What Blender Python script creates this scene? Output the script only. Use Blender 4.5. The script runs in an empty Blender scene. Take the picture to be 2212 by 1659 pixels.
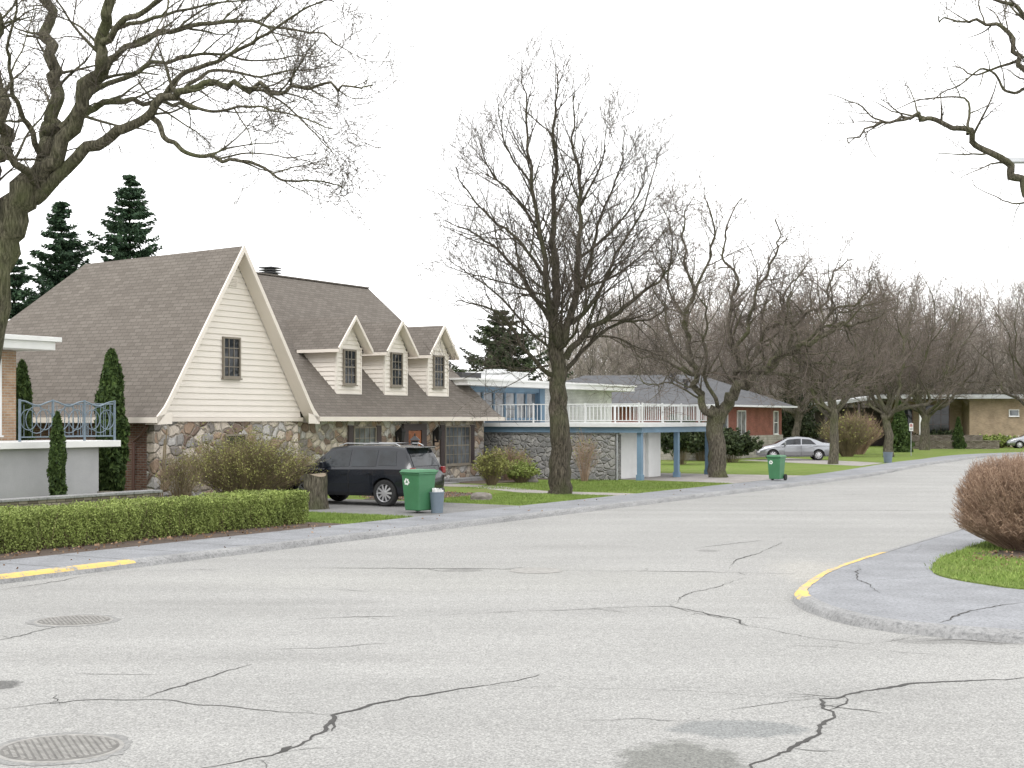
import bpy, bmesh, math, random
import numpy as np
from mathutils import Vector, Matrix
R=math.radians
scene=bpy.context.scene
CAMH=2.7; FPX=3100.0
# ------------------------------------------------------------------ frames
A=R(60); DX,DY=math.cos(A),math.sin(A)       # street direction
P0=(-4.06,31.0)
def S(s,t): return (P0[0]+s*DX-t*DY, P0[1]+s*DY+t*DX)
def W(u,v,Y): # survey: bearing/elevation at a measured distance -> world metres
    return Vector(((u-1106)/FPX*Y, Y, CAMH-(v-905)/FPX*Y))
def G(u,v):
    Y=FPX*CAMH/(v-905); return ((u-1106)/FPX*Y, Y)
# ------------------------------------------------------------------ materials
def nt(name):
    m=bpy.data.materials.new(name); m.use_nodes=True
    n=m.node_tree; b=n.nodes['Principled BSDF']
    return m,n,b
def L(n,a,b): n.links.new(a,b)
def node(n,t,**k):
    x=n.nodes.new(t)
    for a,v in k.items(): setattr(x,a,v)
    return x
def noise(n,vec,scale,detail=4,rough=.6):
    x=node(n,'ShaderNodeTexNoise'); x.inputs['Scale'].default_value=scale
    x.inputs['Detail'].default_value=detail; x.inputs['Roughness'].default_value=rough
    L(n,vec,x.inputs['Vector']); return x
def ramp(n,fac,stops,interp='LINEAR'):
    r=node(n,'ShaderNodeValToRGB'); r.color_ramp.interpolation=interp
    e=r.color_ramp.elements
    while len(e)<len(stops): e.new(.5)
    for i,(p,c) in enumerate(stops):
        e[i].position=p; e[i].color=(c[0],c[1],c[2],1)
    L(n,fac,r.inputs[0]); return r
def mixc(n,fac,a,b,mode='MIX'):
    m=node(n,'ShaderNodeMix',data_type='RGBA',blend_type=mode)
    for s,v in ((0,fac),(6,a),(7,b)):
        if isinstance(v,(int,float)): m.inputs[s].default_value=v
        elif isinstance(v,tuple): m.inputs[s].default_value=(v[0],v[1],v[2],1)
        else: L(n,v,m.inputs[s])
    return m.outputs[2]
def bump(n,b,h,strength=.4,dist=.02):
    x=node(n,'ShaderNodeBump'); x.inputs['Strength'].default_value=strength
    x.inputs['Distance'].default_value=dist; L(n,h,x.inputs['Height']); L(n,x.outputs[0],b.inputs['Normal'])
def sc(c,k): return tuple(min(1,x*k) for x in c)
def mk(name,col,rough=.8,var=.25,scale=3,bumps=.2,bscale=40,metal=0,coat=0,spec=.5):
    m,n,b=nt(name); tc=node(n,'ShaderNodeTexCoord').outputs['Object']
    a=noise(n,tc,scale); c=noise(n,tc,bscale)
    r=ramp(n,a.outputs[0],[(.3,sc(col,1-var)),(.7,sc(col,1+var))])
    r2=ramp(n,c.outputs[0],[(.3,(1-var*.5,)*3),(.7,(1,1,1))])
    L(n,mixc(n,1.0,r.outputs[0],r2.outputs[0],'MULTIPLY'),b.inputs['Base Color'])
    b.inputs['Roughness'].default_value=rough; b.inputs['Metallic'].default_value=metal
    b.inputs['Coat Weight'].default_value=coat; b.inputs['Specular IOR Level'].default_value=spec
    if bumps: bump(n,b,c.outputs[0],bumps,.01)
    return m
def mk_leaf(name,c1,c2,rough=.7,lo=.66):
    m,n,b=nt(name); g=node(n,'ShaderNodeNewGeometry')
    tc=node(n,'ShaderNodeTexCoord').outputs['Object']
    a=noise(n,tc,1.3)
    r=ramp(n,g.outputs['Random Per Island'],[(0,c1),(1,c2)])
    r2=ramp(n,a.outputs[0],[(.35,(lo,lo,lo)),(.65,(1.15,1.15,1.1))])
    L(n,mixc(n,1.0,r.outputs[0],r2.outputs[0],'MULTIPLY'),b.inputs['Base Color'])
    b.inputs['Roughness'].default_value=rough; b.inputs['Specular IOR Level'].default_value=.2
    return m
def mk_bark(name,c1,c2,green=None):
    m,n,b=nt(name); tc=node(n,'ShaderNodeTexCoord').outputs['Object']
    mp=node(n,'ShaderNodeMapping'); mp.inputs['Scale'].default_value=(9,9,1.6); L(n,tc,mp.inputs[0])
    a=noise(n,mp.outputs[0],2.5,6,.7)
    r=ramp(n,a.outputs[0],[(.35,c1),(.65,c2)])
    out=r.outputs[0]
    if green:
        g=noise(n,tc,.9,3); gr=ramp(n,g.outputs[0],[(.45,(0,0,0)),(.65,(.8,.8,.8))])
        out=mixc(n,gr.outputs[0],out,green)
        out=mixc(n,1.0,out,ramp(n,a.outputs[0],[(.35,(.55,)*3),(.65,(1.1,)*3)]).outputs[0],'MULTIPLY')
    L(n,out,b.inputs['Base Color']); b.inputs['Roughness'].default_value=.95
    b.inputs['Specular IOR Level'].default_value=.15
    bump(n,b,a.outputs[0],1.0,.06); return m
def mk_brick(name,c1,c2,mortar,bw=.22,rh=.075,ms=.012,rough=.85,noisev=.3,bstr=.4,offset=.5):
    m,n,b=nt(name); uv=node(n,'ShaderNodeTexCoord').outputs['UV']
    t=node(n,'ShaderNodeTexBrick'); t.offset=offset
    t.inputs['Scale'].default_value=1; t.inputs['Brick Width'].default_value=bw
    t.inputs['Row Height'].default_value=rh; t.inputs['Mortar Size'].default_value=ms
    t.inputs['Mortar Smooth'].default_value=.3; t.inputs['Bias'].default_value=0
    t.inputs['Color1'].default_value=(*c1,1); t.inputs['Color2'].default_value=(*c2,1); t.inputs['Mortar'].default_value=(*mortar,1)
    L(n,uv,t.inputs['Vector'])
    a=noise(n,uv,1.2,5); r=ramp(n,a.outputs[0],[(.3,(1-noisev,)*3),(.7,(1+noisev*.4,)*3)])
    a2=noise(n,uv,30,3); r2=ramp(n,a2.outputs[0],[(.3,(.82,)*3),(.7,(1.08,)*3)])
    c=mixc(n,1.0,t.outputs[0],r.outputs[0],'MULTIPLY'); c=mixc(n,1.0,c,r2.outputs[0],'MULTIPLY')
    L(n,c,b.inputs['Base Color']); b.inputs['Roughness'].default_value=rough; b.inputs['Specular IOR Level'].default_value=.25
    inv=node(n,'ShaderNodeMath',operation='SUBTRACT'); inv.inputs[0].default_value=1; L(n,t.outputs['Fac'],inv.inputs[1])
    bump(n,b,inv.outputs[0],bstr,.01); return m
def mk_stone(name,stops,mortar,scale=3.2,edge=.045):
    m,n,b=nt(name); tc=node(n,'ShaderNodeTexCoord').outputs['Object']
    nz=noise(n,tc,2.5,2); vm=node(n,'ShaderNodeVectorMath',operation='MULTIPLY_ADD')
    L(n,nz.outputs[1],vm.inputs[0]); vm.inputs[1].default_value=(.25,.25,.25); L(n,tc,vm.inputs[2])
    mp=node(n,'ShaderNodeMapping'); mp.inputs['Scale'].default_value=(1,1,1.35); L(n,vm.outputs[0],mp.inputs[0])
    v1=node(n,'ShaderNodeTexVoronoi'); v1.inputs['Scale'].default_value=scale; L(n,mp.outputs[0],v1.inputs['Vector'])
    v2=node(n,'ShaderNodeTexVoronoi',feature='DISTANCE_TO_EDGE'); v2.inputs['Scale'].default_value=scale; L(n,mp.outputs[0],v2.inputs['Vector'])
    sp=node(n,'ShaderNodeSeparateColor'); L(n,v1.outputs['Color'],sp.inputs[0])
    r=ramp(n,sp.outputs[0],stops,'CONSTANT')
    f=noise(n,tc,14,5); fr=ramp(n,f.outputs[0],[(.3,(.72,)*3),(.7,(1.2,)*3)])
    c=mixc(n,1.0,r.outputs[0],fr.outputs[0],'MULTIPLY')
    e=ramp(n,v2.outputs[0],[(edge*.5,(1,1,1)),(edge*1.3,(0,0,0))])
    c=mixc(n,e.outputs[0],c,mortar); L(n,c,b.inputs['Base Color'])
    h=ramp(n,v2.outputs[0],[(0,(0,0,0)),(.16,(1,1,1))]); bump(n,b,h.outputs[0],.9,.07)
    b.inputs['Roughness'].default_value=.85; return m
def mk_glass(name,c=(.02,.024,.028),rough=.04,spec=.5):
    m,n,b=nt(name); tc=node(n,'ShaderNodeTexCoord').outputs['Object']
    a=noise(n,tc,1.5,2); r=ramp(n,a.outputs[0],[(.35,sc(c,.6)),(.65,sc(c,1.8))])
    L(n,r.outputs[0],b.inputs['Base Color']); b.inputs['Roughness'].default_value=rough; b.inputs['Specular IOR Level'].default_value=spec
    bump(n,b,a.outputs[0],.05,.02); return m

M={}
def mk_road():
    m,n,b=nt('asphalt'); tc=node(n,'ShaderNodeTexCoord').outputs['Object']
    a=noise(n,tc,.22,5,.6); f=noise(n,tc,42,4,.72); g=noise(n,tc,9,4,.6)
    v=node(n,'ShaderNodeTexVoronoi'); v.inputs['Scale'].default_value=60; L(n,tc,v.inputs['Vector'])
    base=ramp(n,a.outputs[0],[(.3,(.298,.296,.286)),(.7,(.343,.34,.329))])
    sp=ramp(n,f.outputs[0],[(.32,(.5,.5,.5)),(.5,(1,1,1)),(.72,(1.28,1.28,1.26))])
    vs=node(n,'ShaderNodeSeparateColor'); L(n,v.outputs['Color'],vs.inputs[0])
    vr=ramp(n,vs.outputs[0],[(0,(.72,.72,.72)),(1,(1.2,1.2,1.19))])
    gg=ramp(n,g.outputs[0],[(.35,(.9,)*3),(.65,(1.04,)*3)])
    c=mixc(n,1.0,base.outputs[0],sp.outputs[0],'MULTIPLY'); c=mixc(n,1.0,c,vr.outputs[0],'MULTIPLY'); c=mixc(n,1.0,c,gg.outputs[0],'MULTIPLY')
    mp=node(n,'ShaderNodeMapping'); mp.inputs['Rotation'].default_value=(0,0,-A); mp.inputs['Scale'].default_value=(.05,.7,1); L(n,tc,mp.inputs[0])
    bn=noise(n,mp.outputs[0],1.0,3,.5); br=ramp(n,bn.outputs[0],[(.35,(.92,)*3),(.65,(1.03,)*3)]); c=mixc(n,1.0,c,br.outputs[0],'MULTIPLY')
    wn=noise(n,tc,3.0,6,.75)
    def stain(c,x,y,rx,ry,col,k,sharp=.4):
        vm=node(n,'ShaderNodeMapping',vector_type='POINT'); vm.inputs['Location'].default_value=(-x/rx,-y/ry,0); vm.inputs['Scale'].default_value=(1/rx,1/ry,0); L(n,tc,vm.inputs[0])
        ln=node(n,'ShaderNodeVectorMath',operation='LENGTH'); L(n,vm.outputs[0],ln.inputs[0])
        ad=node(n,'ShaderNodeMath',operation='MULTIPLY_ADD'); L(n,wn.outputs[0],ad.inputs[0]); ad.inputs[1].default_value=1.2; L(n,ln.outputs['Value'],ad.inputs[2])
        mr=node(n,'ShaderNodeMapRange'); mr.inputs[1].default_value=1.6-sharp; mr.inputs[2].default_value=1.6; mr.inputs[3].default_value=k; mr.inputs[4].default_value=0
        L(n,ad.outputs[0],mr.inputs[0]); return mixc(n,mr.outputs[0],c,col,'MULTIPLY')
    for u,v_,rx,ry,col,k,sh in ((1470,1645,.55,.85,(.58,.59,.57),.95,.3),(1595,1574,.62,.42,(.66,.69,.71),.85,.2),(0,1480,.22,.3,(.35,.35,.35),.9,.2),(1800,1240,1.2,3.0,(1.18,1.15,1.1),.7,.5),(1000,1250,6,2.5,(1.1,1.1,1.08),.7,.5),
        (998,1232,.4,.35,(.6,.6,.6),.7,.3),(1530,1190,.25,.3,(.6,.6,.6),.6,.3),(1250,1180,1.5,.5,(.88,.88,.88),.6,.4),(2080,1385,1.0,.3,(.6,.6,.6),.6,.3),(550,1300,2.5,.5,(.9,.9,.9),.7,.4),(700,1420,1.6,.4,(.9,.9,.9),.7,.4),(1900,1500,1.0,.6,(.92,.92,.92),.7,.4)):
        x,y=G(u,v_); c=stain(c,x,y,rx,ry,col,k,sh)
    L(n,c,b.inputs['Base Color']); b.inputs['Roughness'].default_value=.9; b.inputs['Specular IOR Level'].default_value=.25
    bump(n,b,f.outputs[0],.5,.012); return m
M['road']=mk_road()
M['crack']=mk('crack_dark',(.05,.048,.045),.95,.3,5,0)
M['crackl']=mk('crack_faint',(.10,.098,.092),.95,.3,5,0)
def mk_conc(name,c,paint=None):
    m,n,b=nt(name); tc=node(n,'ShaderNodeTexCoord').outputs['Object']
    a=noise(n,tc,.8,6,.7); f=noise(n,tc,22,5,.8)
    base=ramp(n,a.outputs[0],[(.3,sc(c,.76)),(.7,sc(c,1.15))]); sp=ramp(n,f.outputs[0],[(.35,(.55,.56,.57)),(.52,(1,1,1)),(.7,(1.22,)*3)])
    out=mixc(n,1.0,base.outputs[0],sp.outputs[0],'MULTIPLY')
    if paint:
        q=noise(n,tc,5,8,.8); w=ramp(n,q.outputs[0],[(.41,(0,0,0)),(.50,(.92,)*3)]); out=mixc(n,w.outputs[0],out,paint)
    L(n,out,b.inputs['Base Color']); b.inputs['Roughness'].default_value=.9
    bump(n,b,f.outputs[0],.6,.015); return m
M['walk']=mk_conc('sidewalk_concrete',(.243,.249,.262)); M['kerb']=mk_conc('kerb_concrete',(.27,.27,.268))
M['yellow']=mk_conc('worn_yellow_paint',(.3,.298,.29),(.66,.45,.12))
M['drive']=mk_conc('driveway_asphalt',(.19,.187,.182)); M['apron']=mk_conc('driveway_pale',(.33,.305,.285))
def mk_grass(name,c1,c2,c3):
    m,n,b=nt(name); tc=node(n,'ShaderNodeTexCoord').outputs['Object']
    a=noise(n,tc,.6,6,.7); f=noise(n,tc,25,4,.7)
    r=ramp(n,a.outputs[0],[(.3,c1),(.5,c2),(.7,c3)]); s=ramp(n,f.outputs[0],[(.3,(.6,.6,.55)),(.7,(1.3,1.3,1.3))])
    L(n,mixc(n,1.0,r.outputs[0],s.outputs[0],'MULTIPLY'),b.inputs['Base Color']); b.inputs['Roughness'].default_value=1; b.inputs['Specular IOR Level'].default_value=.1
    bump(n,b,f.outputs[0],1,.04); return m
M['grass']=mk_grass('grass',(.125,.185,.04),(.165,.225,.056),(.20,.205,.085))
M['field']=mk_grass('ground_cover',(.14,.15,.06),(.17,.165,.09),(.19,.16,.10))
M['soil']=mk('soil',(.08,.057,.043),1,.4,2,.8,18)
M['siding']=mk('cream_siding',(.80,.745,.675),.55,.03,1,.03,60)
M['trim']=mk('cream_trim',(.78,.715,.64),.5,.04,1,.02)
M['white']=mk('white_paint',(.76,.76,.75),.5,.05,2,.03)
M['railwhite']=mk('railing_white',(.66,.67,.67),.5,.05,2,.03)
M['shingle']=mk_brick('brown_shingles',(.142,.125,.108),(.18,.16,.14),(.105,.092,.08),.32,.14,.012,.95,.08,.5)
M['shingleg']=mk_brick('grey_shingles',(.095,.098,.104),(.125,.128,.134),(.07,.07,.075),.32,.15,.01,.95,.12,.4)
M['field_stone']=mk_stone('fieldstone',[(0,(.22,.16,.125)),(.14,(.50,.43,.35)),(.3,(.33,.315,.30)),(.45,(.60,.53,.45)),(.6,(.36,.26,.19)),(.73,(.52,.50,.48)),(.87,(.26,.235,.215))],(.36,.32,.27),2.5,.04)
M['grey_stone']=mk_stone('grey_stone',[(0,(.2,.2,.195)),(.35,(.30,.295,.28)),(.7,(.25,.245,.235))],(.42,.41,.39),3.2,.03)
M['wall_stone']=mk_brick('garden_stone',(.15,.125,.10),(.32,.28,.23),(.10,.09,.07),.3,.1,.015)
M['brick_brown']=mk_brick('brown_brick',(.17,.085,.06),(.27,.155,.115),(.28,.25,.22),.22,.075,.012)
M['brick_orange']=mk_brick('orange_brick',(.37,.23,.14),(.46,.31,.2),(.42,.38,.32))
M['brick_red']=mk_brick('red_brick',(.22,.065,.045),(.30,.095,.065),(.24,.15,.12))
M['brick_tan']=mk_brick('tan_brick',(.31,.225,.14),(.40,.30,.2),(.34,.29,.22))
M['brick_white']=mk_brick('white_brick',(.68,.68,.67),(.74,.74,.73),(.52,.52,.52))
M['palestone']=mk_brick('pale_stone',(.33,.31,.27),(.44,.41,.36),(.28,.26,.23),.5,.16,.015)
M['render']=mk('grey_render',(.40,.40,.41),.9,.14,.8,.3,25)
M['glass']=mk_glass('window_glass'); M['glass2']=mk_glass('window_glass_pale',(.11,.12,.13))
M['cglass']=mk_glass('car_glass',(.012,.015,.018),.04,.5)
M['brownpaint']=mk('dark_brown_paint',(.06,.045,.045),.6,.1,2,.05)
M['taupe']=mk('taupe_frame',(.24,.21,.17),.6,.1)
M['door']=mk('orange_wood_door',(.30,.10,.035),.45,.2,2,.1)
M['blue']=mk('blue_paint',(.15,.24,.335),.6,.14,1,.05)
M['iron']=mk('blue_grey_iron',(.17,.22,.27),.5,.15,4,.1)
M['black']=mk('black_metal',(.015,.015,.017),.5,.1)
M['brown_metal']=mk('brown_downspout',(.16,.09,.07),.5,.1)
M['barkA']=mk_bark('mossy_bark',(.06,.055,.038),(.19,.175,.125),(.115,.125,.06))
M['barkB']=mk_bark('dark_bark',(.045,.04,.031),(.14,.12,.093),(.08,.085,.045))
M['barkC']=mk_bark('grey_bark',(.07,.062,.048),(.18,.16,.125),(.11,.115,.058))
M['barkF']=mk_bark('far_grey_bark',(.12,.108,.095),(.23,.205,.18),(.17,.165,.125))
M['twigA']=mk_leaf('pale_twig_bark',(.065,.056,.045),(.12,.103,.084))
M['twig']=mk_leaf('twig_bark',(.065,.055,.047),(.125,.105,.086))
M['twigr']=mk_leaf('brown_twig_bark',(.11,.09,.078),(.185,.153,.132))
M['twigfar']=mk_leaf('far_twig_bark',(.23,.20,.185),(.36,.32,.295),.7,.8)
M['twigbush']=mk_leaf('russet_twig',(.20,.13,.092),(.46,.335,.25),.7,.85)
M['twigtan']=mk_leaf('tan_twig',(.15,.12,.075),(.27,.215,.135))
M['leafhedge']=mk_leaf('hedge_leaves',(.15,.195,.05),(.31,.37,.115),.7,.8)
M['leafbud']=mk_leaf('bud_leaves',(.17,.18,.05),(.32,.33,.11))
M['leafolive']=mk_leaf('olive_buds',(.17,.17,.055),(.31,.32,.11))
M['cedar']=mk_leaf('cedar_foliage',(.03,.055,.018),(.085,.13,.036))
M['spruce']=mk_leaf('spruce_needles',(.02,.045,.027),(.06,.105,.055))
M['darkgreen']=mk_leaf('evergreen_foliage',(.03,.045,.023),(.075,.095,.045))
M['blade']=mk_leaf('grass_blade',(.11,.18,.035),(.24,.31,.085),.7,.85)
M['litter']=mk_leaf('dry_leaves',(.16,.09,.05),(.34,.23,.15))
M['binG']=mk('green_plastic',(.05,.175,.08),.5,.1,3,.05)
M['binB']=mk('blue_grey_plastic',(.14,.18,.22),.5,.1); M['binK']=mk('dark_grey_plastic',(.06,.06,.065),.5,.1)
M['binlogo']=mk('white_print',(.75,.78,.75),.6,.02,1,0)
M['paintK']=mk('black_car_paint',(.009,.011,.016),.2,.05,1,0,40,0,.35,.4)
M['paintS']=mk('silver_car_paint',(.30,.31,.33),.25,.03,1,0,40,.7,.6)
M['rubber']=mk('tyre_rubber',(.018,.018,.018),.85,.2,5,.1)
M['alloy']=mk('alloy_wheel',(.6,.6,.62),.3,.05,2,0,40,.7)
M['red']=mk('red_lens',(.22,.008,.01),.2,.1,3,0); M['lens']=mk('clear_lens',(.5,.5,.52),.15,.05,3,0)
M['steel']=mk('galvanised_steel',(.4,.41,.42),.5,.1,3,.05,40,.5)
M['fasciag']=mk('grey_fascia',(.36,.37,.37),.6,.1,2,.05)
M['iron2']=mk('cast_iron',(.145,.14,.13),.8,.3,8,.5,40,0)
M['iron3']=mk('cast_iron_worn',(.27,.262,.245),.7,.25,8,.3,40,0)
M['stumpwood']=mk_bark('stump_wood',(.065,.057,.044),(.185,.165,.125),(.10,.105,.06)); M['cutwood']=mk('cut_wood',(.2,.16,.11),.9,.3,6,.4)
M['rock']=mk('boulder_rock',(.2,.18,.16),.95,.35,2,.8,9)
M['signred']=mk('sign_red',(.6,.03,.03),.5,.05,1,0)
# ------------------------------------------------------------------ mesh builder
class MB:
    def __init__(s): s.v=[]; s.f=[]; s.m=[]
    def poly(s,pts,m=0):
        i=len(s.v); s.v+= [tuple(p) for p in pts]; s.f.append(tuple(range(i,i+len(pts)))); s.m.append(m)
    def obox(s,O,U,N,u,n,z,m=0):
        O=Vector(O);U=Vector(U);N=Vector(N); i=len(s.v)
        for a in u:
            for b in n:
                for c in z:
                    p=O+U*a+N*b+Vector((0,0,c)); s.v.append(tuple(p))
        for q in ((0,1,3,2),(4,6,7,5),(0,4,5,1),(2,3,7,6),(0,2,6,4),(1,5,7,3)):
            s.f.append(tuple(i+k for k in q)); s.m.append(m)
    def box(s,x0,x1,y0,y1,z0,z1,m=0):
        s.obox((0,0,0),(1,0,0),(0,1,0),(x0,x1),(y0,y1),(z0,z1),m)
    def taper(s,cx,cy,z0,z1,a0,b0,a1,b1,m=0,dx=0,dy=0):
        i=len(s.v)
        for (z,a,b,ox,oy) in ((z0,a0,b0,0,0),(z1,a1,b1,dx,dy)):
            for x,y in ((-1,-1),(1,-1),(1,1),(-1,1)): s.v.append((cx+ox+x*a/2,cy+oy+y*b/2,z))
        for q in ((3,2,1,0),(4,5,6,7),(0,1,5,4),(1,2,6,5),(2,3,7,6),(3,0,4,7)):
            s.f.append(tuple(i+k for k in q)); s.m.append(m)
    def prism(s,pts,z0,z1,m=0,mtop=None):
        n=len(pts); i=len(s.v)
        s.v+=[(p[0],p[1],z0) for p in pts]+[(p[0],p[1],z1) for p in pts]
        s.f.append(tuple(range(i+n,i+2*n))); s.m.append(m if mtop is None else mtop)
        for k in range(n):
            j=(k+1)%n; s.f.append((i+k,i+j,i+n+j,i+n+k)); s.m.append(m)
    def tube(s,pts,rad,n=6,m=0,cap=False):
        i0=len(s.v); k=len(pts); ref=None
        for j in range(k):
            d=(pts[min(j+1,k-1)]-pts[max(j-1,0)])
            if d.length<1e-9: d=Vector((0,0,1))
            d.normalize()
            if ref is None:
                ref=Vector((1,0,0)) if abs(d.x)<.8 else Vector((0,1,0))
            a=ref-d*ref.dot(d)
            if a.length<1e-5: a=d.orthogonal()
            a.normalize(); ref=a; b=d.cross(a); r=rad[j]; p=pts[j]
            for q in range(n):
                t=6.28318*q/n; c=math.cos(t)*r; e=math.sin(t)*r
                s.v.append((p.x+a.x*c+b.x*e,p.y+a.y*c+b.y*e,p.z+a.z*c+b.z*e))
        for j in range(k-1):
            for q in range(n):
                x=i0+j*n+q; y=i0+j*n+(q+1)%n
                s.f.append((x,y,y+n,x+n)); s.m.append(m)
        if cap:
            s.f.append(tuple(i0+q for q in range(n))); s.m.append(m)
            s.f.append(tuple(i0+(k-1)*n+q for q in range(n))); s.m.append(m)
    def cyl(s,p,q,r,n=12,m=0,r2=None): s.tube([Vector(p),Vector(q)],[r,r if r2 is None else r2],n,m,True)
    def lathe(s,prof,c,n=24,m=0,axis='z'):
        i0=len(s.v)
        for (r,h) in prof:
            for q in range(n):
                t=6.28318*q/n
                if axis=='z': s.v.append((c[0]+r*math.cos(t),c[1]+r*math.sin(t),c[2]+h))
                else: s.v.append((c[0]+r*math.cos(t),c[1]+h,c[2]+r*math.sin(t)))
        for j in range(len(prof)-1):
            for q in range(n):
                x=i0+j*n+q; y=i0+j*n+(q+1)%n; s.f.append((x,y,y+n,x+n)); s.m.append(m)
    def ring(s,O,U,V,r,w,d,n=24,m=0):
        pts=[Vector(O)+Vector(U)*math.cos(6.28318*k/n)*r+Vector(V)*math.sin(6.28318*k/n)*r for k in range(n+1)]
        s.tube(pts,[w]*(n+1),5,m)
def finish(name,mb,mats,smooth=False,off=(0,0,0),bevel=0,sharp=None):
    me=bpy.data.meshes.new(name)
    o=off
    v=[(a-o[0],b-o[1],c-o[2]) for a,b,c in mb.v]
    me.from_pydata(v,[],mb.f)
    for m in mats: me.materials.append(m)
    if len(mats)>1: me.polygons.foreach_set('material_index',mb.m)
    uvl=me.uv_layers.new(name='UVMap').data
    if len(me.polygons)<6000:
        for p in me.polygons:
            n=p.normal; u=Vector((-n.y,n.x,0))
            if u.length<.05: u=Vector((1,0,0))
            u.normalize()
            if abs(u.x)>abs(u.y)*1.0 and u.x<0 or abs(u.y)>abs(u.x) and u.y<0: u=-u
            w=n.cross(u)
            if w.z<0 or (abs(w.z)<.01 and w.y<0): w=-w
            for li in p.loop_indices:
                c=me.vertices[me.loops[li].vertex_index].co; uvl[li].uv=(c.dot(u),c.dot(w))
    if smooth: me.polygons.foreach_set('use_smooth',[True]*len(me.polygons))
    if sharp: me.set_sharp_from_angle(angle=R(sharp))
    me.update()
    ob=bpy.data.objects.new(name,me); scene.collection.objects.link(ob)
    if bevel:
        bv=ob.modifiers.new('b','BEVEL'); bv.width=bevel; bv.segments=2; bv.limit_method='ANGLE'; bv.angle_limit=R(40)
    return ob
def mesh_np(name,V,k,mats,parent=None,off=(0,0,0)):
    V=(np.asarray(V).reshape(-1,3)-np.array(off)).astype(np.float32); nf=len(V)//k
    me=bpy.data.meshes.new(name); me.vertices.add(len(V)); me.vertices.foreach_set('co',V.ravel())
    me.loops.add(len(V)); me.loops.foreach_set('vertex_index',np.arange(len(V),dtype=np.int32))
    me.polygons.add(nf); me.polygons.foreach_set('loop_start',np.arange(0,len(V),k,dtype=np.int32))
    for m in mats: me.materials.append(m)
    me.update(calc_edges=True); me.validate()
    ob=bpy.data.objects.new(name,me); scene.collection.objects.link(ob)
    if parent: ob.parent=parent
    return ob
ORG={}
def thing(name,label,cat,loc,rot=0,org=(0,0,0),group=None,scale=1):
    e=bpy.data.objects.new(name,None); scene.collection.objects.link(e)
    e.empty_display_size=.3; e.location=loc if len(loc)==3 else (loc[0],loc[1],0); e.rotation_euler=(0,0,rot); e.scale=(scale,)*3
    e['label']=label; e['category']=cat
    if group: e['group']=group
    ORG[e.name]=org; return e
def part(th,name,mb,mats,parent=None,label=None,**k):
    ob=finish(name,mb,mats,off=ORG[th.name],**k); ob.parent=parent or th
    if label: ob['label']=label
    return ob
def structure(ob): ob['kind']='structure'; return ob
def copy_tree(src,loc,rot,scale,label=None,group=None):
    def rec(o,par):
        c=o.copy(); scene.collection.objects.link(c)
        if par: c.parent=par
        for ch in o.children: rec(ch,c)
        return c
    c=rec(src,None); c.location=loc if len(loc)==3 else (loc[0],loc[1],0); c.rotation_euler=(0,0,rot)
    c.scale=scale if isinstance(scale,tuple) else (scale,)*3
    if label: c['label']=label
    if group: c['group']=group
    return c
# ------------------------------------------------------------------ ground
def catmull(p,n=5):
    out=[]; p=[Vector((*q,0)) if len(q)==2 else Vector(q) for q in p]
    for i in range(len(p)-1):
        a=p[max(i-1,0)];b=p[i];c=p[i+1];d=p[min(i+2,len(p)-1)]
        for k in range(n):
            t=k/n; out.append(.5*((2*b)+(c-a)*t+(2*a-5*b+4*c-d)*t*t+(3*b-a-3*c+d)*t**3))
    out.append(p[-1]); return out
def offs(pts,d):
    out=[]
    for i,p in enumerate(pts):
        a=pts[max(i-1,0)]; b=pts[min(i+1,len(pts)-1)]; t=(b-a); t.z=0; t.normalize()
        out.append(Vector((p.x-t.y*d,p.y+t.x*d,0)))
    return out
LC=[Vector((*S(-45,0),0))]+[Vector((*S(s,0),0)) for s in (-30,-20,-12,-5.6)]+catmull([S(-5,0),S(10,0),S(24,-.05),S(32,-.1),S(42,.2),S(50,.9),S(60,1.9),(27.5,90),(34.5,103),(44,112),(58,119),(95,127),(160,137)],5)
RC=[Vector((58,-12.7,0))]+catmull([(20,9.3),(12,13.95),(6.6,17.05),(5.16,17.9),(4.5,18.75),(4.2,20.0),(4.22,21.3),(4.6,22.6),(5.4,24.6),(6.94,27.5),(10.6,33.9),(20,50.3),(35.7,77.3),(45,90),(60,100),(100,110),(160,118)],5)
g=MB(); g.poly([(-900,-300,-.04),(1200,-300,-.04),(1200,1500,-.04),(-900,1500,-.04)])
structure(finish('ground',g,[M['field']]))
rng=random.Random(5)
road=MB()
road.poly([(p.x,p.y,0) for p in LC]+[(p.x,p.y,0) for p in reversed(RC)]+[(58,-60,0),(-60,-60,0),(-60,-20,0)])
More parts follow.
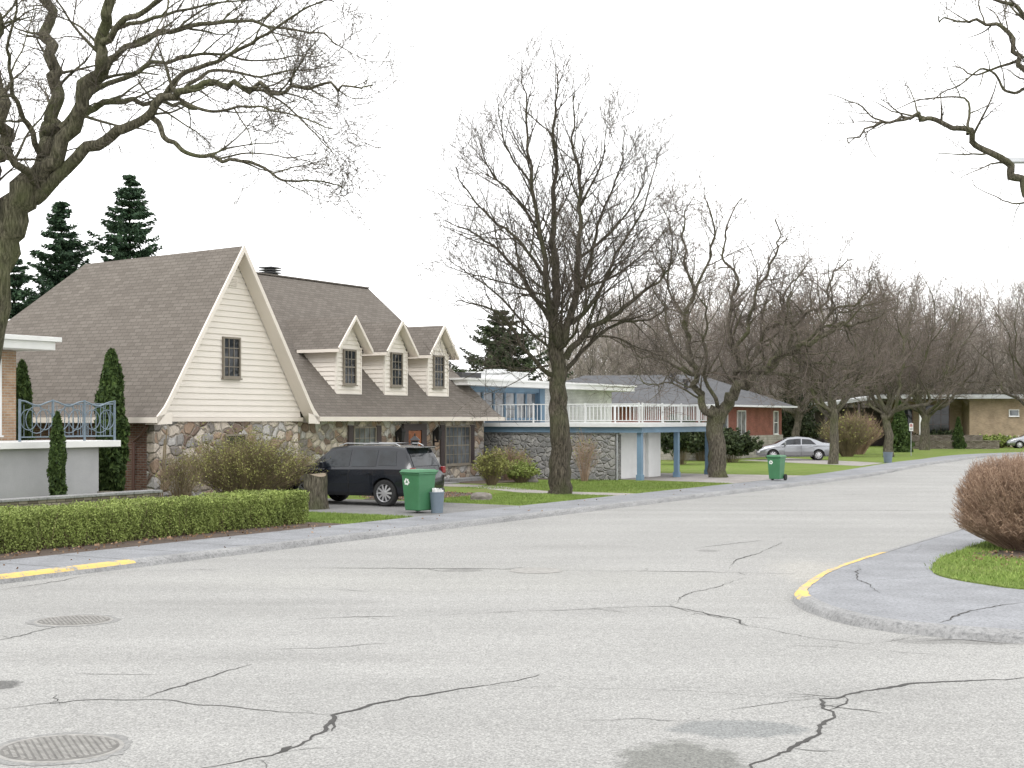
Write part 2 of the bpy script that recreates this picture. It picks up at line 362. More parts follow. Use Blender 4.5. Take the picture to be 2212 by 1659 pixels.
def crack(path,w,seed=1,z=.004,m=1,side=True):
    r=random.Random(seed); pts=[]
    g=[Vector((*G(*p),0)) for p in path]
    for a,b in zip(g,g[1:]):
        n=max(2,int((b-a).length/.08)); d=(b-a).normalized(); pn=Vector((-d.y,d.x,0)); o=0
        for k in range(n):
            o=o*.8+r.uniform(-.026,.026); env=math.sin(math.pi*k/n); pts.append(a.lerp(b,k/n)+pn*o*(.3+env))
    pts.append(g[-1])
    def ribbon(pts,w,m):
        N=len(pts); i0=len(road.v); ww=w
        for i,p in enumerate(pts):
            d=(pts[min(i+1,N-1)]-pts[max(i-1,0)]).normalized(); pn=Vector((-d.y,d.x,0))
            ww=max(w*.3,min(w*2,ww+r.uniform(-.4,.4)*w)); e=min(1,.25+3*min(i,N-1-i)/N)
            for sg in (-1,1): road.v.append((p.x+pn.x*ww*e*sg/2,p.y+pn.y*ww*e*sg/2,z))
        for i in range(N-1):
            a=i0+2*i; road.f.append((a,a+1,a+3,a+2)); road.m.append(m)
    ribbon(pts,w,m)
    if side:
        for q in range(max(1,len(pts)//28)):
            i=r.randrange(2,len(pts)-2); d=(pts[i+1]-pts[i-1]).normalized(); sg=r.choice((-1,1)); d=(d*.6+Vector((-d.y,d.x,0))*sg*r.uniform(.4,1)).normalized(); p=pts[i].copy(); L_=[p.copy()]
            for k in range(r.randrange(4,12)):
                d=(d+Vector((r.uniform(-.5,.5),r.uniform(-.5,.5),0))).normalized(); p=p+d*.07; L_.append(p.copy())
            ribbon(L_,w*.4,2)
crack([(400,1668),(520,1645),(620,1622),(700,1580),(718,1545),(800,1522),(960,1495),(1060,1480),(1120,1470),(1165,1458)],.024,1)
crack([(600,1628),(630,1612)],.045,101,.0042,1,False); crack([(715,1580),(722,1548)],.032,102,.0042,1,False)
crack([(718,1543),(640,1540),(500,1527),(350,1512),(200,1512),(100,1520),(-20,1532)],.012,2,m=2)
crack([(300,1510),(360,1490),(430,1470),(545,1435)],.014,3)
crack([(1060,1480),(1250,1485),(1450,1492),(1600,1500),(1700,1508),(1790,1504)],.013,4)
crack([(2230,1462),(2100,1470),(1960,1478),(1880,1492),(1820,1505),(1770,1510),(1775,1530),(1805,1550),(1770,1585),(1720,1610),(1660,1640),(1620,1665)],.032,5)
crack([(1820,1505),(1830,1520),(1790,1535)],.014,6); crack([(1700,1498),(1770,1503),(1820,1506)],.012,61)
crack([(1560,1535),(1600,1530),(1700,1515),(1790,1504)],.008,16,m=2)
crack([(500,1345),(700,1335),(900,1330),(1150,1320),(1350,1312),(1450,1310),(1560,1335),(1610,1350)],.018,7,m=2)
crack([(1150,1320),(1340,1315)],.024,8)
crack([(1620,1245),(1560,1265),(1480,1285),(1465,1300),(1450,1310)],.018,9)
crack([(1610,1350),(1750,1378),(1870,1392),(2010,1372)],.017,10,m=2)
crack([(1450,1310),(1600,1340),(1615,1352)],.024,11)
crack([(560,1228),(700,1227),(1000,1228),(1200,1232),(1500,1235),(1720,1240)],.028,12,m=2)
crack([(0,1275),(250,1235),(600,1226)],.018,13,m=2)
crack([(1690,1172),(1640,1195),(1590,1210),(1575,1230)],.02,14)
crack([(-10,1385),(60,1370),(130,1352)],.015,15,m=2)
crack([(560,1405),(700,1400),(860,1388)],.009,17,m=2); crack([(150,1455),(350,1457)],.008,18,m=2)
crack([(1700,1395),(1850,1400),(2000,1412),(2230,1440)],.011,19,m=2)
crack([(1500,1185),(1660,1165),(1700,1160)],.016,20,m=2)
crack([(1300,1100),(1480,1102),(1800,1103),(2060,1103)],.035,21,m=2)
crack([(1500,1075),(1700,1070),(1980,1066)],.04,24,m=2)
crack([(120,1500),(125,1515),(110,1522)],.008,22)
crack([(1990,1385),(2080,1382),(2230,1395)],.016,25)
crack([(430,1280),(640,1272),(900,1280)],.01,26,m=2); crack([(1250,1560),(1380,1552),(1470,1560)],.008,27,m=2)
structure(finish('road',road,[M['road'],M['crack'],M['crackl']]))
def strip(name,base,a,b,z0,z1,mat):
    p=offs(base,a); q=offs(base,b); mb=MB()
    for i in range(len(p)-1):
        A_,B_,C_,D_=p[i],p[i+1],q[i+1],q[i]
        mb.poly([(A_.x,A_.y,z1),(B_.x,B_.y,z1),(C_.x,C_.y,z1),(D_.x,D_.y,z1)])
        mb.poly([(A_.x,A_.y,z0),(B_.x,B_.y,z0),(B_.x,B_.y,z1),(A_.x,A_.y,z1)])
        mb.poly([(D_.x,D_.y,z0),(C_.x,C_.y,z0),(C_.x,C_.y,z1),(D_.x,D_.y,z1)])
    return structure(finish(name,mb,[mat]))
def kerb(name,base,sgn,sel,seed,h=1.0):
    r=random.Random(seed); mb=MB(); pts=[]
    for a,b in zip(base,base[1:]):
        if (a-b).length<.05: continue
        n=max(1,int((b-a).length/.3)) if a.y<60 else 1
        for k in range(n): pts.append(a.lerp(b,k/n))
    pts.append(base[-1])
    prof=[(-.06,0),(-.02,.08),(.03,.125),(.17,.136),(.172,.0)]
    rows=[offs(pts,sgn*o) for o,_ in prof]; rows=[[p+Vector((r.uniform(-.014,.014),r.uniform(-.014,.014),prof[j][1]+r.uniform(-.012,.004)*(j in(1,2)))) for p in row] for j,row in enumerate(rows)]
    for row in rows: mb.v+=[tuple(p) for p in row]
    N=len(pts)
    for j in range(len(prof)-1):
        for i in range(N-1):
            mb.f.append((j*N+i,j*N+i+1,(j+1)*N+i+1,(j+1)*N+i)); 
            mb.m.append(1 if sel(pts[i]) and 1<=j<=2 else 0)
    return structure(finish(name,mb,[M['kerb'],M['yellow']]))
def sval(p): return (p.x-P0[0])*DX+(p.y-P0[1])*DY
kerb('kerb',LC,1,lambda p: sval(p)<-5.9,1)
strip('pavement',LC,.172,2.05,-.03,.13,M['walk'])
strip('lawn',LC,2.05,60,-.03,.118,M['grass'])
kerb('kerb',RC,-1,lambda p: 20.6<p.y<27.6 and p.x<7.2,2)
inner=offs(RC,-.172)
mb=MB(); mb.prism([(p.x,p.y) for p in inner]+[(160,-12.7)],-.03,.13)
structure(finish('pavement',mb,[M['walk']]))
RG=catmull([(51,-3.5),(20,14.4),(11,19.6),(8.0,21.4),(7.35,22.2),(7.0,23.4),(7.2,24.6),(7.9,26.4),(8.9,28.2),(14,37),(37,76.5),(46.5,88.5),(60,97.5),(160,114)],4)
mb=MB(); mb.prism([(p.x,p.y) for p in RG]+[(160,-3.5)],.0,.155)
structure(finish('lawn',mb,[M['grass']]))
mb=MB()
for s in np.arange(-20,60,1.6):
    w=.010
    mb.poly([(*S(s-w,.2),.134),(*S(s+w,.2),.134),(*S(s+w,2.03),.134),(*S(s-w,2.03),.134)])
structure(finish('pavement_joints',mb,[M['crackl']]))
def patch(name,pts,z,mat,th=.1):
    mb=MB(); mb.prism(pts,z-th,z); return structure(finish(name,mb,[mat]))
def ST(*l): return [S(a,b) for a,b in l]
patch('driveway',ST((6.6,2.05),(12.2,2.05),(12.6,6),(12.4,11.9),(8.6,11.9),(6.9,6)),.124,M['drive'])
patch('driveway',ST((29.5,2.05),(38.5,2.05),(38,7),(38,13),(30.6,13),(30.6,7)),.124,M['apron'])
patch('driveway',ST((53,3.8),(59,4.2),(66,12.5),(60,13.5)),.124,M['apron'])
patch('path',ST((21.5,12.9),(23.4,12.9),(23,9.5),(20.2,5.5),(20.3,2.05),(18.8,2.05),(18.6,5.5),(21.5,9.5)),.124,M['apron'])
patch('soil',ST((-20,2.05),(3.7,2.05),(3.7,4.9),(-20,4.9)),.124,M['soil'])
def blob(cx,cy,rx,ry,seed,n=22,rot=0):
    r=random.Random(seed); o=[]
    for k in range(n):
        t=6.283*k/n; q=1+r.uniform(-.12,.12); x=math.cos(t)*rx*q; y=math.sin(t)*ry*q
        o.append((cx+x*math.cos(rot)-y*math.sin(rot),cy+x*math.sin(rot)+y*math.cos(rot)))
    return o
x,y=S(15.3,7.6); patch('soil',blob(x,y,2.6,1.6,1,rot=A),.126,M['soil'])
patch('soil',ST((24,12.9),(28.8,12.9),(29.2,11),(27,10),(24,10.6)),.126,M['soil'])
patch('soil',ST((29.8,7.8),(30,13.5),(28.8,13.5),(28.8,7.8)),.122,M['soil'])
patch('soil',blob(9.9,26.9,1.1,1.0,3),.159,M['soil'],.02)
patch('soil',ST((4.7,9.0),(7.2,9),(12.5,9.6),(12.2,11.9),(4.7,11.9)),.122,M['soil'])
road2=MB(); tmp=road; road=road2
for pth,w,sd in (([(2212,1322),(2100,1340),(2030,1368)],.018,31),([(1855,1235),(1850,1260),(1900,1300)],.012,32),([(1990,1190),(1960,1215)],.01,33),([(1800,1275),(2030,1262)],.008,34),([(1880,1215),(1990,1208)],.01,35)):
    crack(pth,w,sd,.1345)
structure(finish('pavement_cracks',road2,[M['crack'],M['crack'],M['crackl']])); road=tmp
M['crack2']=mk_conc('patched_asphalt',(.24,.238,.23))
def manhole(u,v,r,label,surr=True,flat=False):
    x,y=G(u,v); th=thing('manhole_cover',label,'manhole cover',(x,y,0),R(25))
    mb=MB(); mb.lathe([(0.001,.008),(r*.9,.008),(r*.91,.005),(r*.94,.005)],(0,0,0),40)
    part(th,'cover',mb,[M['iron3'] if flat else M['iron2']],smooth=False)
    mb=MB(); mb.lathe([(r*.94,.005),(r*.95,.010),(r,.010),(r*1.02,.004)],(0,0,0),40); part(th,'frame',mb,[M['iron3']])
    if not flat:
        mb=MB()
        for i in range(-8,9):
            xx=i*r*.105; h=math.sqrt(max(0,(r*.86)**2-xx*xx)); n=max(1,int(h/(r*.09)))
            for k in range(-n,n): 
                o=.25*(i%2)*h/n; mb.box(xx-r*.033,xx+r*.033,k*h/n+.008+o,(k+1)*h/n-.014+o,.008,.013)
        part(th,'tread',mb,[M['iron3']])
    if surr:
        mb=MB(); rr=random.Random(int(u)); nn=40
        for k in range(nn):
            t=6.283*k/nn; q=r*1.15*(1+rr.uniform(-.05,.09)); mb.v.append((math.cos(t)*r,math.sin(t)*r,.0035)); mb.v.append((math.cos(t)*q,math.sin(t)*q,.0035))
        for k in range(nn):
            a=2*k; b=2*((k+1)%nn); mb.f.append((a,a+1,b+1,b)); mb.m.append(0)
        part(th,'surround',mb,[M['crack2']])
manhole(130,1617,.5,'round cast iron manhole cover in the asphalt')
manhole(160,1341,.5,'round worn iron manhole cover in the road')
manhole(1158,1233,.46,'round flat iron cover in the cracked road',False,True)
# ------------------------------------------------------------------ trees
def perp(d,rng):
    while True:
        v=Vector((rng.uniform(-1,1),rng.uniform(-1,1),rng.uniform(-1,1)))
        v=v-d*v.dot(d)
        if v.length>.1: return v.normalized()
def grow(mbs,pts,r0,r1,lvl,Q,rng):
    n=len(pts); sides=(10,6,4,3,3,3)[lvl]
    rad=[r0+(r1-r0)*(i/(n-1))**.8 for i in range(n)]
    mbs[0 if lvl<=1 else 1].tube(pts,rad,sides)
    if lvl>=Q['max']: return
    seg=[(pts[i+1]-pts[i]).length for i in range(n-1)]; Lt=sum(seg)
    cnt=Q['n'][lvl]; 
    cnt=max(1,int(cnt*(Lt/Q['ref'][lvl])))
    for k in range(cnt):
        f=Q['st'][lvl]+(1-Q['st'][lvl])*((k+rng.random())/cnt)
        x=f*(n-1); i=min(int(x),n-2); q=x-i
        p=pts[i].lerp(pts[i+1],q); d=(pts[i+1]-pts[i]).normalized(); rr=rad[i]*(1-q)+rad[i+1]*q
        a=R(rng.uniform(*Q['ang'])); c=d*math.cos(a)+perp(d,rng)*math.sin(a); c.z+=Q['up'];
        c.normalize()
        l=Q['len'][lvl]*(1.15-.65*f)*rng.uniform(.55,1.25); m=(6,5,4,3,3)[lvl]
        cp=[p]; cur=p.copy()
        for j in range(m):
            c=c+Vector((rng.uniform(-1,1),rng.uniform(-1,1),rng.uniform(-.8,1)))*Q['wig']; c.z+=Q['curl']; c.normalize()
            cur=cur+c*(l/m); cp.append(cur.copy())
        cr=max(Q['rmin'],min(rr*.6,Q['rc'][lvl]*rng.uniform(.7,1.2)))
        grow(mbs,cp,cr,max(Q['rmin']*.6,cr*.3),lvl+1,Q,rng)
def tree(name,label,base,limbs,Q,seed,bark,twig,sub=4):
    rng=random.Random(seed); mbs=[MB(),MB()]
    th=thing(name,label,'tree',(base[0],base[1],.1),0,(base[0],base[1],.1)); cr=Q.get('crook',.3)
    for (pts,r0,r1,kids) in limbs:
        P=catmull(pts,sub); w=min(.07,r0*.3)
        if kids: w=min(.2,max(w,cr*min(.5,r0*1.4)))
        P=[P[0]]+[p+Vector((rng.uniform(-w,w),rng.uniform(-w,w),rng.uniform(-w,w))) for p in P[1:]]
        if kids:
            P=catmull(P,2)
            grow(mbs,P,r0,r1,0,Q,rng)
        else:
            n=len(P); N=16; i0=len(mbs[0].v); ph=[rng.uniform(0,6) for _ in range(4)]
            mbs[0].tube(P,[r0+(r1-r0)*min(1,i/(n-1)*1.25)+r0*.35*math.exp(-i*1.1) for i in range(n)],N)
            for j in range(n):
                c=P[j]
                for q in range(N):
                    t=6.283*q/N; k=1+.05*math.sin(3*t+ph[0])+.04*math.sin(5*t+ph[1]+j*.2)+.03*math.sin(7*t+ph[2]-j*.3)+(.10*math.exp(-j)*math.sin(5*t+ph[3]))
                    vx=mbs[0].v[i0+j*N+q]; mbs[0].v[i0+j*N+q]=tuple(c+(Vector(vx)-c)*k)
    part(th,'trunk',mbs[0],[bark],smooth=True); part(th,'crown',mbs[1],[twig],smooth=False)
    return th
def pl(pts,Y0,d1,d0=0):
    n=len(pts); return [W(u,v,Y0+d0+(d1-d0)*(i/(n-1))) for i,(u,v) in enumerate(pts)]
YA=32.0
QA=dict(max=4,n=(8,7,6,5),ref=(5,2.4,1.2,.7),st=(.3,.2,.12,.1),ang=(26,60),up=.04,wig=.27,curl=.01,len=(2.1,1.25,.75,.42),rc=(.042,.020,.012,.008),rmin=.0062,crook=.5)
LA=[(pl([(-115,1130),(-85,1000),(-52,850),(-30,700),(-4,560),(26,470),(66,400)],YA,0),.47,.33,False),
 (pl([(-30,700),(-35,560),(-20,430),(-5,330),(0,230),(-15,60),(-20,-60)],YA,-1),.20,.12,True),
 (pl([(50,440),(95,330),(122,250),(115,150),(105,60),(90,-60)],YA,1),.21,.10,True),
 (pl([(70,410),(140,310),(190,190),(225,80),(260,-30),(270,-120)],YA,-1.5),.20,.09,True),
 (pl([(75,430),(170,340),(250,290),(320,240),(370,200),(450,185),(540,190),(640,190),(730,188),(800,182)],YA,-2.5),.16,.013,True),
 (pl([(130,280),(190,240),(270,220),(350,225),(420,230)],YA,1.5),.11,.03,True),
 (pl([(325,245),(355,290),(400,325),(480,345),(560,358),(610,385),(680,392),(740,405)],YA,-1.5,-.8),.07,.012,True),
 (pl([(160,250),(220,160),(290,95),(400,60),(520,50),(640,62),(740,95)],YA,1.8),.11,.012,True),
 (pl([(330,235),(400,160),(500,120),(580,70),(660,20),(720,0)],YA,-2),.07,.012,True),
 (pl([(400,190),(470,150),(560,165),(650,150),(730,140)],YA,2.2,1),.05,.01,True),
 (pl([(120,290),(200,200),(330,140),(440,120),(560,130),(700,115)],YA,3,.3),.085,.01,True),
 (pl([(220,90),(300,30),(400,-20),(520,-60)],YA,-3,-1),.09,.02,True),
 (pl([(240,60),(330,40),(440,10),(560,0)],YA,1.5,0),.06,.012,True),
 (pl([(20,330),(-15,290),(-60,200),(-120,150)],YA,2,0),.10,.02,True),
 (pl([(90,350),(60,270),(30,200),(20,100),(40,0)],YA,-3,0),.08,.02,True),
 (pl([(370,205),(450,240),(540,230),(640,250),(720,280)],YA,-3,-1),.045,.01,True),
 (pl([(560,192),(620,230),(680,290),(720,330)],YA,-2,-1.2),.03,.008,True),
 (pl([(470,345),(540,330),(620,340),(690,330)],YA,-1.5,-.8),.025,.008,True),
 (pl([(80,400),(20,330),(-80,260)],YA,-3,0),.12,.04,True),
]
tree('deciduous_tree','large leafless mossy tree with spreading limbs behind the clipped hedge',LA[0][0][0][:2],LA,QA,11,M['barkA'],M['twigA'])
YB=49.2
QB=dict(max=4,n=(15,7,5,3),ref=(5,2.2,1.3,.8),st=(.12,.15,.15,.1),ang=(28,62),up=.14,wig=.15,curl=.05,len=(2.4,1.3,.8,.5),rc=(.034,.017,.0105,.0078),rmin=.0062,crook=.35)
LB=[(pl([(1211,1085),(1210,1040),(1209,950),(1207,860),(1205,790),(1203,700)],YB,0),.41,.26,False),
 (pl([(1195,770),(1188,660),(1172,540),(1150,400),(1138,260),(1128,165)],YB,-.8),.15,.013,True),
 (pl([(1203,740),(1198,600),(1192,500),(1200,380),(1198,250),(1203,155)],YB,.8),.18,.013,True),
 (pl([(1218,740),(1240,640),(1252,520),(1252,420),(1238,300),(1240,200)],YB,-.3),.15,.013,True),
 (pl([(1245,650),(1275,560),(1300,460),(1340,360),(1350,270)],YB,1.5),.08,.012,True),
 (pl([(1235,700),(1290,640),(1330,550),(1390,450),(1420,330)],YB,-1.5),.09,.012,True),
 (pl([(1222,775),(1260,722),(1320,685),(1380,640),(1430,600),(1450,560)],YB,-1),.13,.02,True),
 (pl([(1222,800),(1270,750),(1330,700),(1400,690),(1450,660)],YB,1.6),.09,.02,True),
 (pl([(1192,810),(1140,765),(1100,700),(1040,660),(985,650)],YB,-1.5),.09,.015,True),
 (pl([(1186,690),(1130,600),(1075,540),(1020,500),(965,480)],YB,1.3),.09,.012,True),
 (pl([(1180,600),(1120,520),(1060,470),(1000,400),(985,360)],YB,-1.7),.07,.012,True),
 (pl([(1165,500),(1110,420),(1060,370),(1030,280)],YB,1.3),.06,.012,True),
 (pl([(1150,400),(1100,330),(1080,260),(1075,210)],YB,-.9),.045,.01,True),
 (pl([(1250,450),(1300,350),(1310,260)],YB,-.9),.05,.01,True),
 (pl([(1250,560),(1320,500),(1380,420),(1400,350)],YB,.4),.06,.012,True),
 (pl([(1205,770),(1200,690),(1150,640),(1100,650)],YB,3.2),.08,.012,True),
 (pl([(1205,740),(1215,660),(1240,590),(1260,500)],YB,3.5),.07,.012,True),
 (pl([(1205,760),(1190,700),(1180,620),(1200,520)],YB,-3.5),.07,.012,True),
 (pl([(1205,760),(1240,720),(1270,640),(1280,540)],YB,-3.2),.07,.012,True),
 (pl([(1180,640),(1120,620),(1050,600),(960,575)],YB,.5),.05,.01,True),
 (pl([(1195,760),(1150,720),(1080,640),(1010,590),(970,560)],YB,.4),.06,.01,True),
 (pl([(1255,620),(1320,600),(1400,540),(1450,480)],YB,.8),.06,.01,True),
 (pl([(1250,730),(1330,730),(1400,760),(1440,770)],YB,.4),.05,.01,True),
 (pl([(1185,790),(1130,800),(1070,790),(1000,820)],YB,.3),.045,.008,True),
]
tree('deciduous_tree','tall leafless street tree with upright limbs on the lawn strip',LB[0][0][0][:2],LB,QB,21,M['barkB'],M['twig'])
YC=63.4
QC=dict(max=4,n=(10,7,5,3),ref=(5,2.4,1.4,.9),st=(.15,.1,.1,.1),ang=(30,68),up=.06,wig=.30,curl=.03,len=(2.5,1.4,.9,.6),rc=(.055,.026,.015,.010),rmin=.0082,crook=1.0)
LCt=[(pl([(1552,1045),(1550,1000),(1546,940),(1549,885)],YC,0),.42,.36,False),
 (pl([(1545,905),(1510,860),(1497,800),(1485,720),(1492,620),(1478,520),(1490,430)],YC,-1),.20,.02,True),
 (pl([(1552,912),(1578,865),(1620,815),(1665,795),(1700,755),(1755,742),(1810,705),(1850,700),(1910,670)],YC,-1.5),.30,.03,True),
 (pl([(1580,862),(1590,790),(1575,700),(1590,610),(1560,520),(1600,430)],YC,1),.15,.02,True),
 (pl([(1612,825),(1630,750),(1680,690),(1690,630),(1740,590)],YC,1.8),.13,.02,True),
 (pl([(1585,770),(1620,700),(1640,610),(1680,540),(1680,470)],YC,-2),.11,.02,True),
 (pl([(1495,790),(1450,730),(1430,660),(1400,600)],YC,.8),.09,.02,True),
 (pl([(1490,650),(1530,570),(1540,490),(1520,400)],YC,-1.5),.08,.02,True),
 (pl([(1690,770),(1730,690),(1780,660),(1800,590),(1840,560)],YC,1),.11,.02,True),
 (pl([(1760,740),(1810,670),(1860,650),(1890,600)],YC,-2.5,-1.2),.09,.02,True),
 (pl([(1498,810),(1440,780),(1390,770),(1340,740)],YC,-3),.08,.02,True),
 (pl([(1485,700),(1445,610),(1450,520),(1430,440)],YC,1.2),.07,.02,True),
 (pl([(1565,880),(1610,780),(1650,720),(1650,640)],YC,4),.11,.02,True),
 (pl([(1550,880),(1520,780),(1530,680),(1500,620)],YC,-4),.10,.02,True),
 (pl([(1645,805),(1710,808),(1780,780),(1830,790),(1890,760)],YC,1),.10,.015,True),
 (pl([(1720,755),(1790,700),(1830,670),(1910,640)],YC,.5,-1),.09,.015,True),
 (pl([(1660,790),(1700,720),(1700,650),(1750,560)],YC,-2.5,-1),.08,.015,True),
 (pl([(1820,703),(1870,660),(1940,650)],YC,-3,-1.4),.05,.015,True),
 (pl([(1510,860),(1450,830),(1400,830),(1370,800)],YC,1),.05,.015,True)]
tree('deciduous_tree','leafless street tree with wide forked trunk beside the carport',LCt[0][0][0][:2],LCt,QC,31,M['barkC'],M['twigr'])
YR=36.0
QR=dict(max=4,n=(8,6,5,4),ref=(5,2.4,1.2,.7),st=(.2,.1,.1,.1),ang=(28,65),up=.1,wig=.27,curl=.03,len=(1.6,1.0,.6,.38),rc=(.038,.02,.012,.008),rmin=.0062,crook=.6)
LR=[(pl([(2330,1140),(2325,900),(2310,700),(2290,560),(2255,470)],YR,0),.5,.3,False),
 (pl([(2260,480),(2205,390),(2150,340),(2090,290),(2010,258),(1950,258),(1880,275),(1830,305)],YR,-1.5),.13,.014,True),
 (pl([(1960,257),(1900,262),(1850,225),(1790,203)],YR,-1.8,-1),.035,.008,True),
 (pl([(2090,290),(2095,240),(2080,210),(1990,215),(1930,235)],YR,1),.045,.01,True),
 (pl([(2270,520),(2280,350),(2240,200),(2200,120),(2150,60),(2080,40),(2030,45)],YR,1.5),.14,.014,True),
 (pl([(2230,180),(2180,200),(2130,150),(2060,190),(2010,215)],YR,.5,1.2),.05,.01,True),
 (pl([(2290,450),(2320,250),(2300,50),(2260,-60)],YR,-1.5),.18,.06,True),
 (pl([(2290,100),(2220,40),(2150,0),(2060,-20)],YR,-2,-1),.09,.02,True),
 (pl([(2300,560),(2380,420),(2450,300)],YR,1),.18,.05,True),
 (pl([(2230,430),(2190,440),(2140,420),(2100,400)],YR,2,0),.03,.008,True),
 (pl([(2200,130),(2110,160),(2060,140)],YR,2,1),.045,.01,True)]
tree('deciduous_tree','leafless tree with long crooked limb reaching over the street',LR[0][0][0][:2],LR,QR,41,M['barkC'],M['twig'])
def generic(seed,H,spread,fork,Q,rt,bark,twig,label,loc,name='deciduous_tree',n=10):
    r=random.Random(seed); limbs=[]; top=fork*H
    limbs.append(([Vector((0,0,-.2)),Vector((r.uniform(-.1,.1),0,top*.5)),Vector((r.uniform(-.2,.2),r.uniform(-.2,.2),top))],rt,rt*.75,False))
    for k in range(n):
        az=6.283*k/n+r.uniform(-.5,.5); out=spread*(r.uniform(.2,1.0) if k%2 else r.uniform(.6,1.15)); hh=H*(1.0-.30*(out/spread)**2)*r.uniform(.85,1.03)
        z0=top*r.uniform(.75,1.0); c,s_=math.cos(az),math.sin(az); cu=r.uniform(.5,1.0)
        pts=[Vector((c*.05,s_*.05,z0))]
        for f in (.2,.4,.6,.8,1): pts.append(Vector((c*out*f**cu+r.uniform(-.55,.55),s_*out*f**cu+r.uniform(-.55,.55),z0+(hh-z0)*f**1.05+r.uniform(-.3,.3))))
        limbs.append((pts,rt*r.uniform(.3,.48),.02,True))
    th=tree(name,label,(0,0),limbs,Q,seed,bark,twig,3); th.location=(loc[0],loc[1],0)
    return th
QG=dict(max=3,n=(12,9,6),ref=(7,2.8,1.6),st=(.15,.1,.1),ang=(25,65),up=.10,wig=.28,curl=.04,len=(2.8,1.6,1.0),rc=(.05,.024,.015),rmin=.010,crook=.7)
QF=dict(max=3,n=(9,7,5),ref=(7,2.8,1.6),st=(.1,.1,.1),ang=(25,65),up=.12,wig=.28,curl=.04,len=(3.0,1.8,1.2),rc=(.06,.03,.02),rmin=.014,crook=.7)
tD=generic(51,11.8,3.4,.28,QG,.28,M['barkC'],M['twigr'],'leafless upright tree on lawn beside driveway',(18.4,82))
tE=generic(52,14.6,4.8,.22,QG,.34,M['barkC'],M['twigr'],'leafless street tree on far lawn strip',(25.6,98))
tF=generic(53,17,6,.2,QG,.42,M['barkC'],M['twigr'],'broad leafless tree in front of tan brick house',(34.2,119))
copy_tree(tF,(41.6,112),2.2,.93,'broad leafless tree on far corner lawn')
copy_tree(tE,(44.0,152),1.2,1.15,'leafless tree behind the low brick house')
copy_tree(tE,(21.5,108),3.2,1.0); copy_tree(tF,(37.5,150),4.0,1.0,'leafless tree behind the low brick house')
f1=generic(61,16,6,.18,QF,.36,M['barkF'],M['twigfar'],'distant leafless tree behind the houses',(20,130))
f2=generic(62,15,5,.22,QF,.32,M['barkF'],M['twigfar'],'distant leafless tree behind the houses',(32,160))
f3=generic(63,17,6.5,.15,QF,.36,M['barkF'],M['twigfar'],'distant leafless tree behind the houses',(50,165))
r=random.Random(77)
for f in (f1,f2,f3): f['group']='leafless trees behind the houses'
for i in range(44):
    u=1265+i*(1100/44)+r.uniform(-18,18); Y=r.uniform(108,145) if u<1660 else r.uniform(155,200)
    if i%3==0: Y+=25
    X=(u-1106)/FPX*Y; hgt=(905-(600 if u<1450 else 580)-r.uniform(-35,60))/FPX*Y+2.7
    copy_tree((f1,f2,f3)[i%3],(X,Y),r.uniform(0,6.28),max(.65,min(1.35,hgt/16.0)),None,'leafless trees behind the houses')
def leaves(P,size,rs,asp=1.0,up=None,jit=0):
    n=len(P); a=rs.normal(size=(n,3))
    if up is not None: a=a*(1-up)+np.array([0,0,1.5])*up*np.sign(rs.rand(n,1)+.5)
    a/=np.linalg.norm(a,axis=1,keepdims=True); b=np.cross(a,rs.normal(size=(n,3))); b/=np.linalg.norm(b,axis=1,keepdims=True)
    s=size*(.6+.8*rs.rand(n,1)); A_=a*s*.5*asp; B_=b*s*.5
    return np.stack([P-A_,P+B_*.9,P+A_,P-B_*.9],1)
def cedar(x,y,h,rad,seed,label,mat='cedar',name='cedar_tree',n=9000,size=.09,shape='col',z0=.1,group=None,cat='cedar'):
    rs=np.random.RandomState(seed); th=thing(name,label,cat,(x,y,z0),0,(0,0,0),group)
    z=rs.rand(n)**(1.0 if shape=='col' else 1.4); az=rs.rand(n)*6.283
    prof=(np.sin(np.pi*np.clip(z*.86+.14,0,1))**.55 if shape=='col' else (1-z)**.8)
    lump=1+.16*np.sin(az*3+z*14+seed)+.12*np.sin(az*5-z*23)
    rr=rad*prof*lump*(1-.45*rs.rand(n)**2)
    P=np.stack([rr*np.cos(az),rr*np.sin(az),z*h+.02],1)
    mesh_np('foliage',leaves(P,size,rs,1.8,.5),4,[M[mat]],th)
    mb=MB(); mb.cyl((0,0,-.1),(0,0,h*.8),.05+.02*rad,7,0,.01); o=finish('trunk',mb,[M['barkB']]); o.parent=th
    return th
x,y=S(5.75,12.2); cedar(x,y,4.6,.42,1,'tall narrow green cedar beside the porch')
x,y=S(5.0,15.1); cedar(x,y,4.3,.3,2,'narrow cedar behind the porch railing')
x,y=S(4.6,15.9); cedar(x,y,4.2,.3,3,'narrow cedar behind the porch railing')
x,y=S(1.7,10.0); cedar(x,y,2.75,.2,4,'small narrow cedar before the grey porch base',n=5000,size=.06)
x,y=S(29.0,14.2); cedar(x,y,2.6,.5,5,'rounded cedar at the stone house corner',n=5000)
cedar((1943-1106)/FPX*112,112,3.9,1.0,6,'conical clipped evergreen on far lawn',shape='cone',n=5000,size=.16,cat='evergreen',name='conical_evergreen')
cedar((2070-1106)/FPX*124,124,2.7,.6,7,'small conical evergreen beside the brick house',shape='cone',n=3000,size=.14,cat='evergreen',name='conical_evergreen')
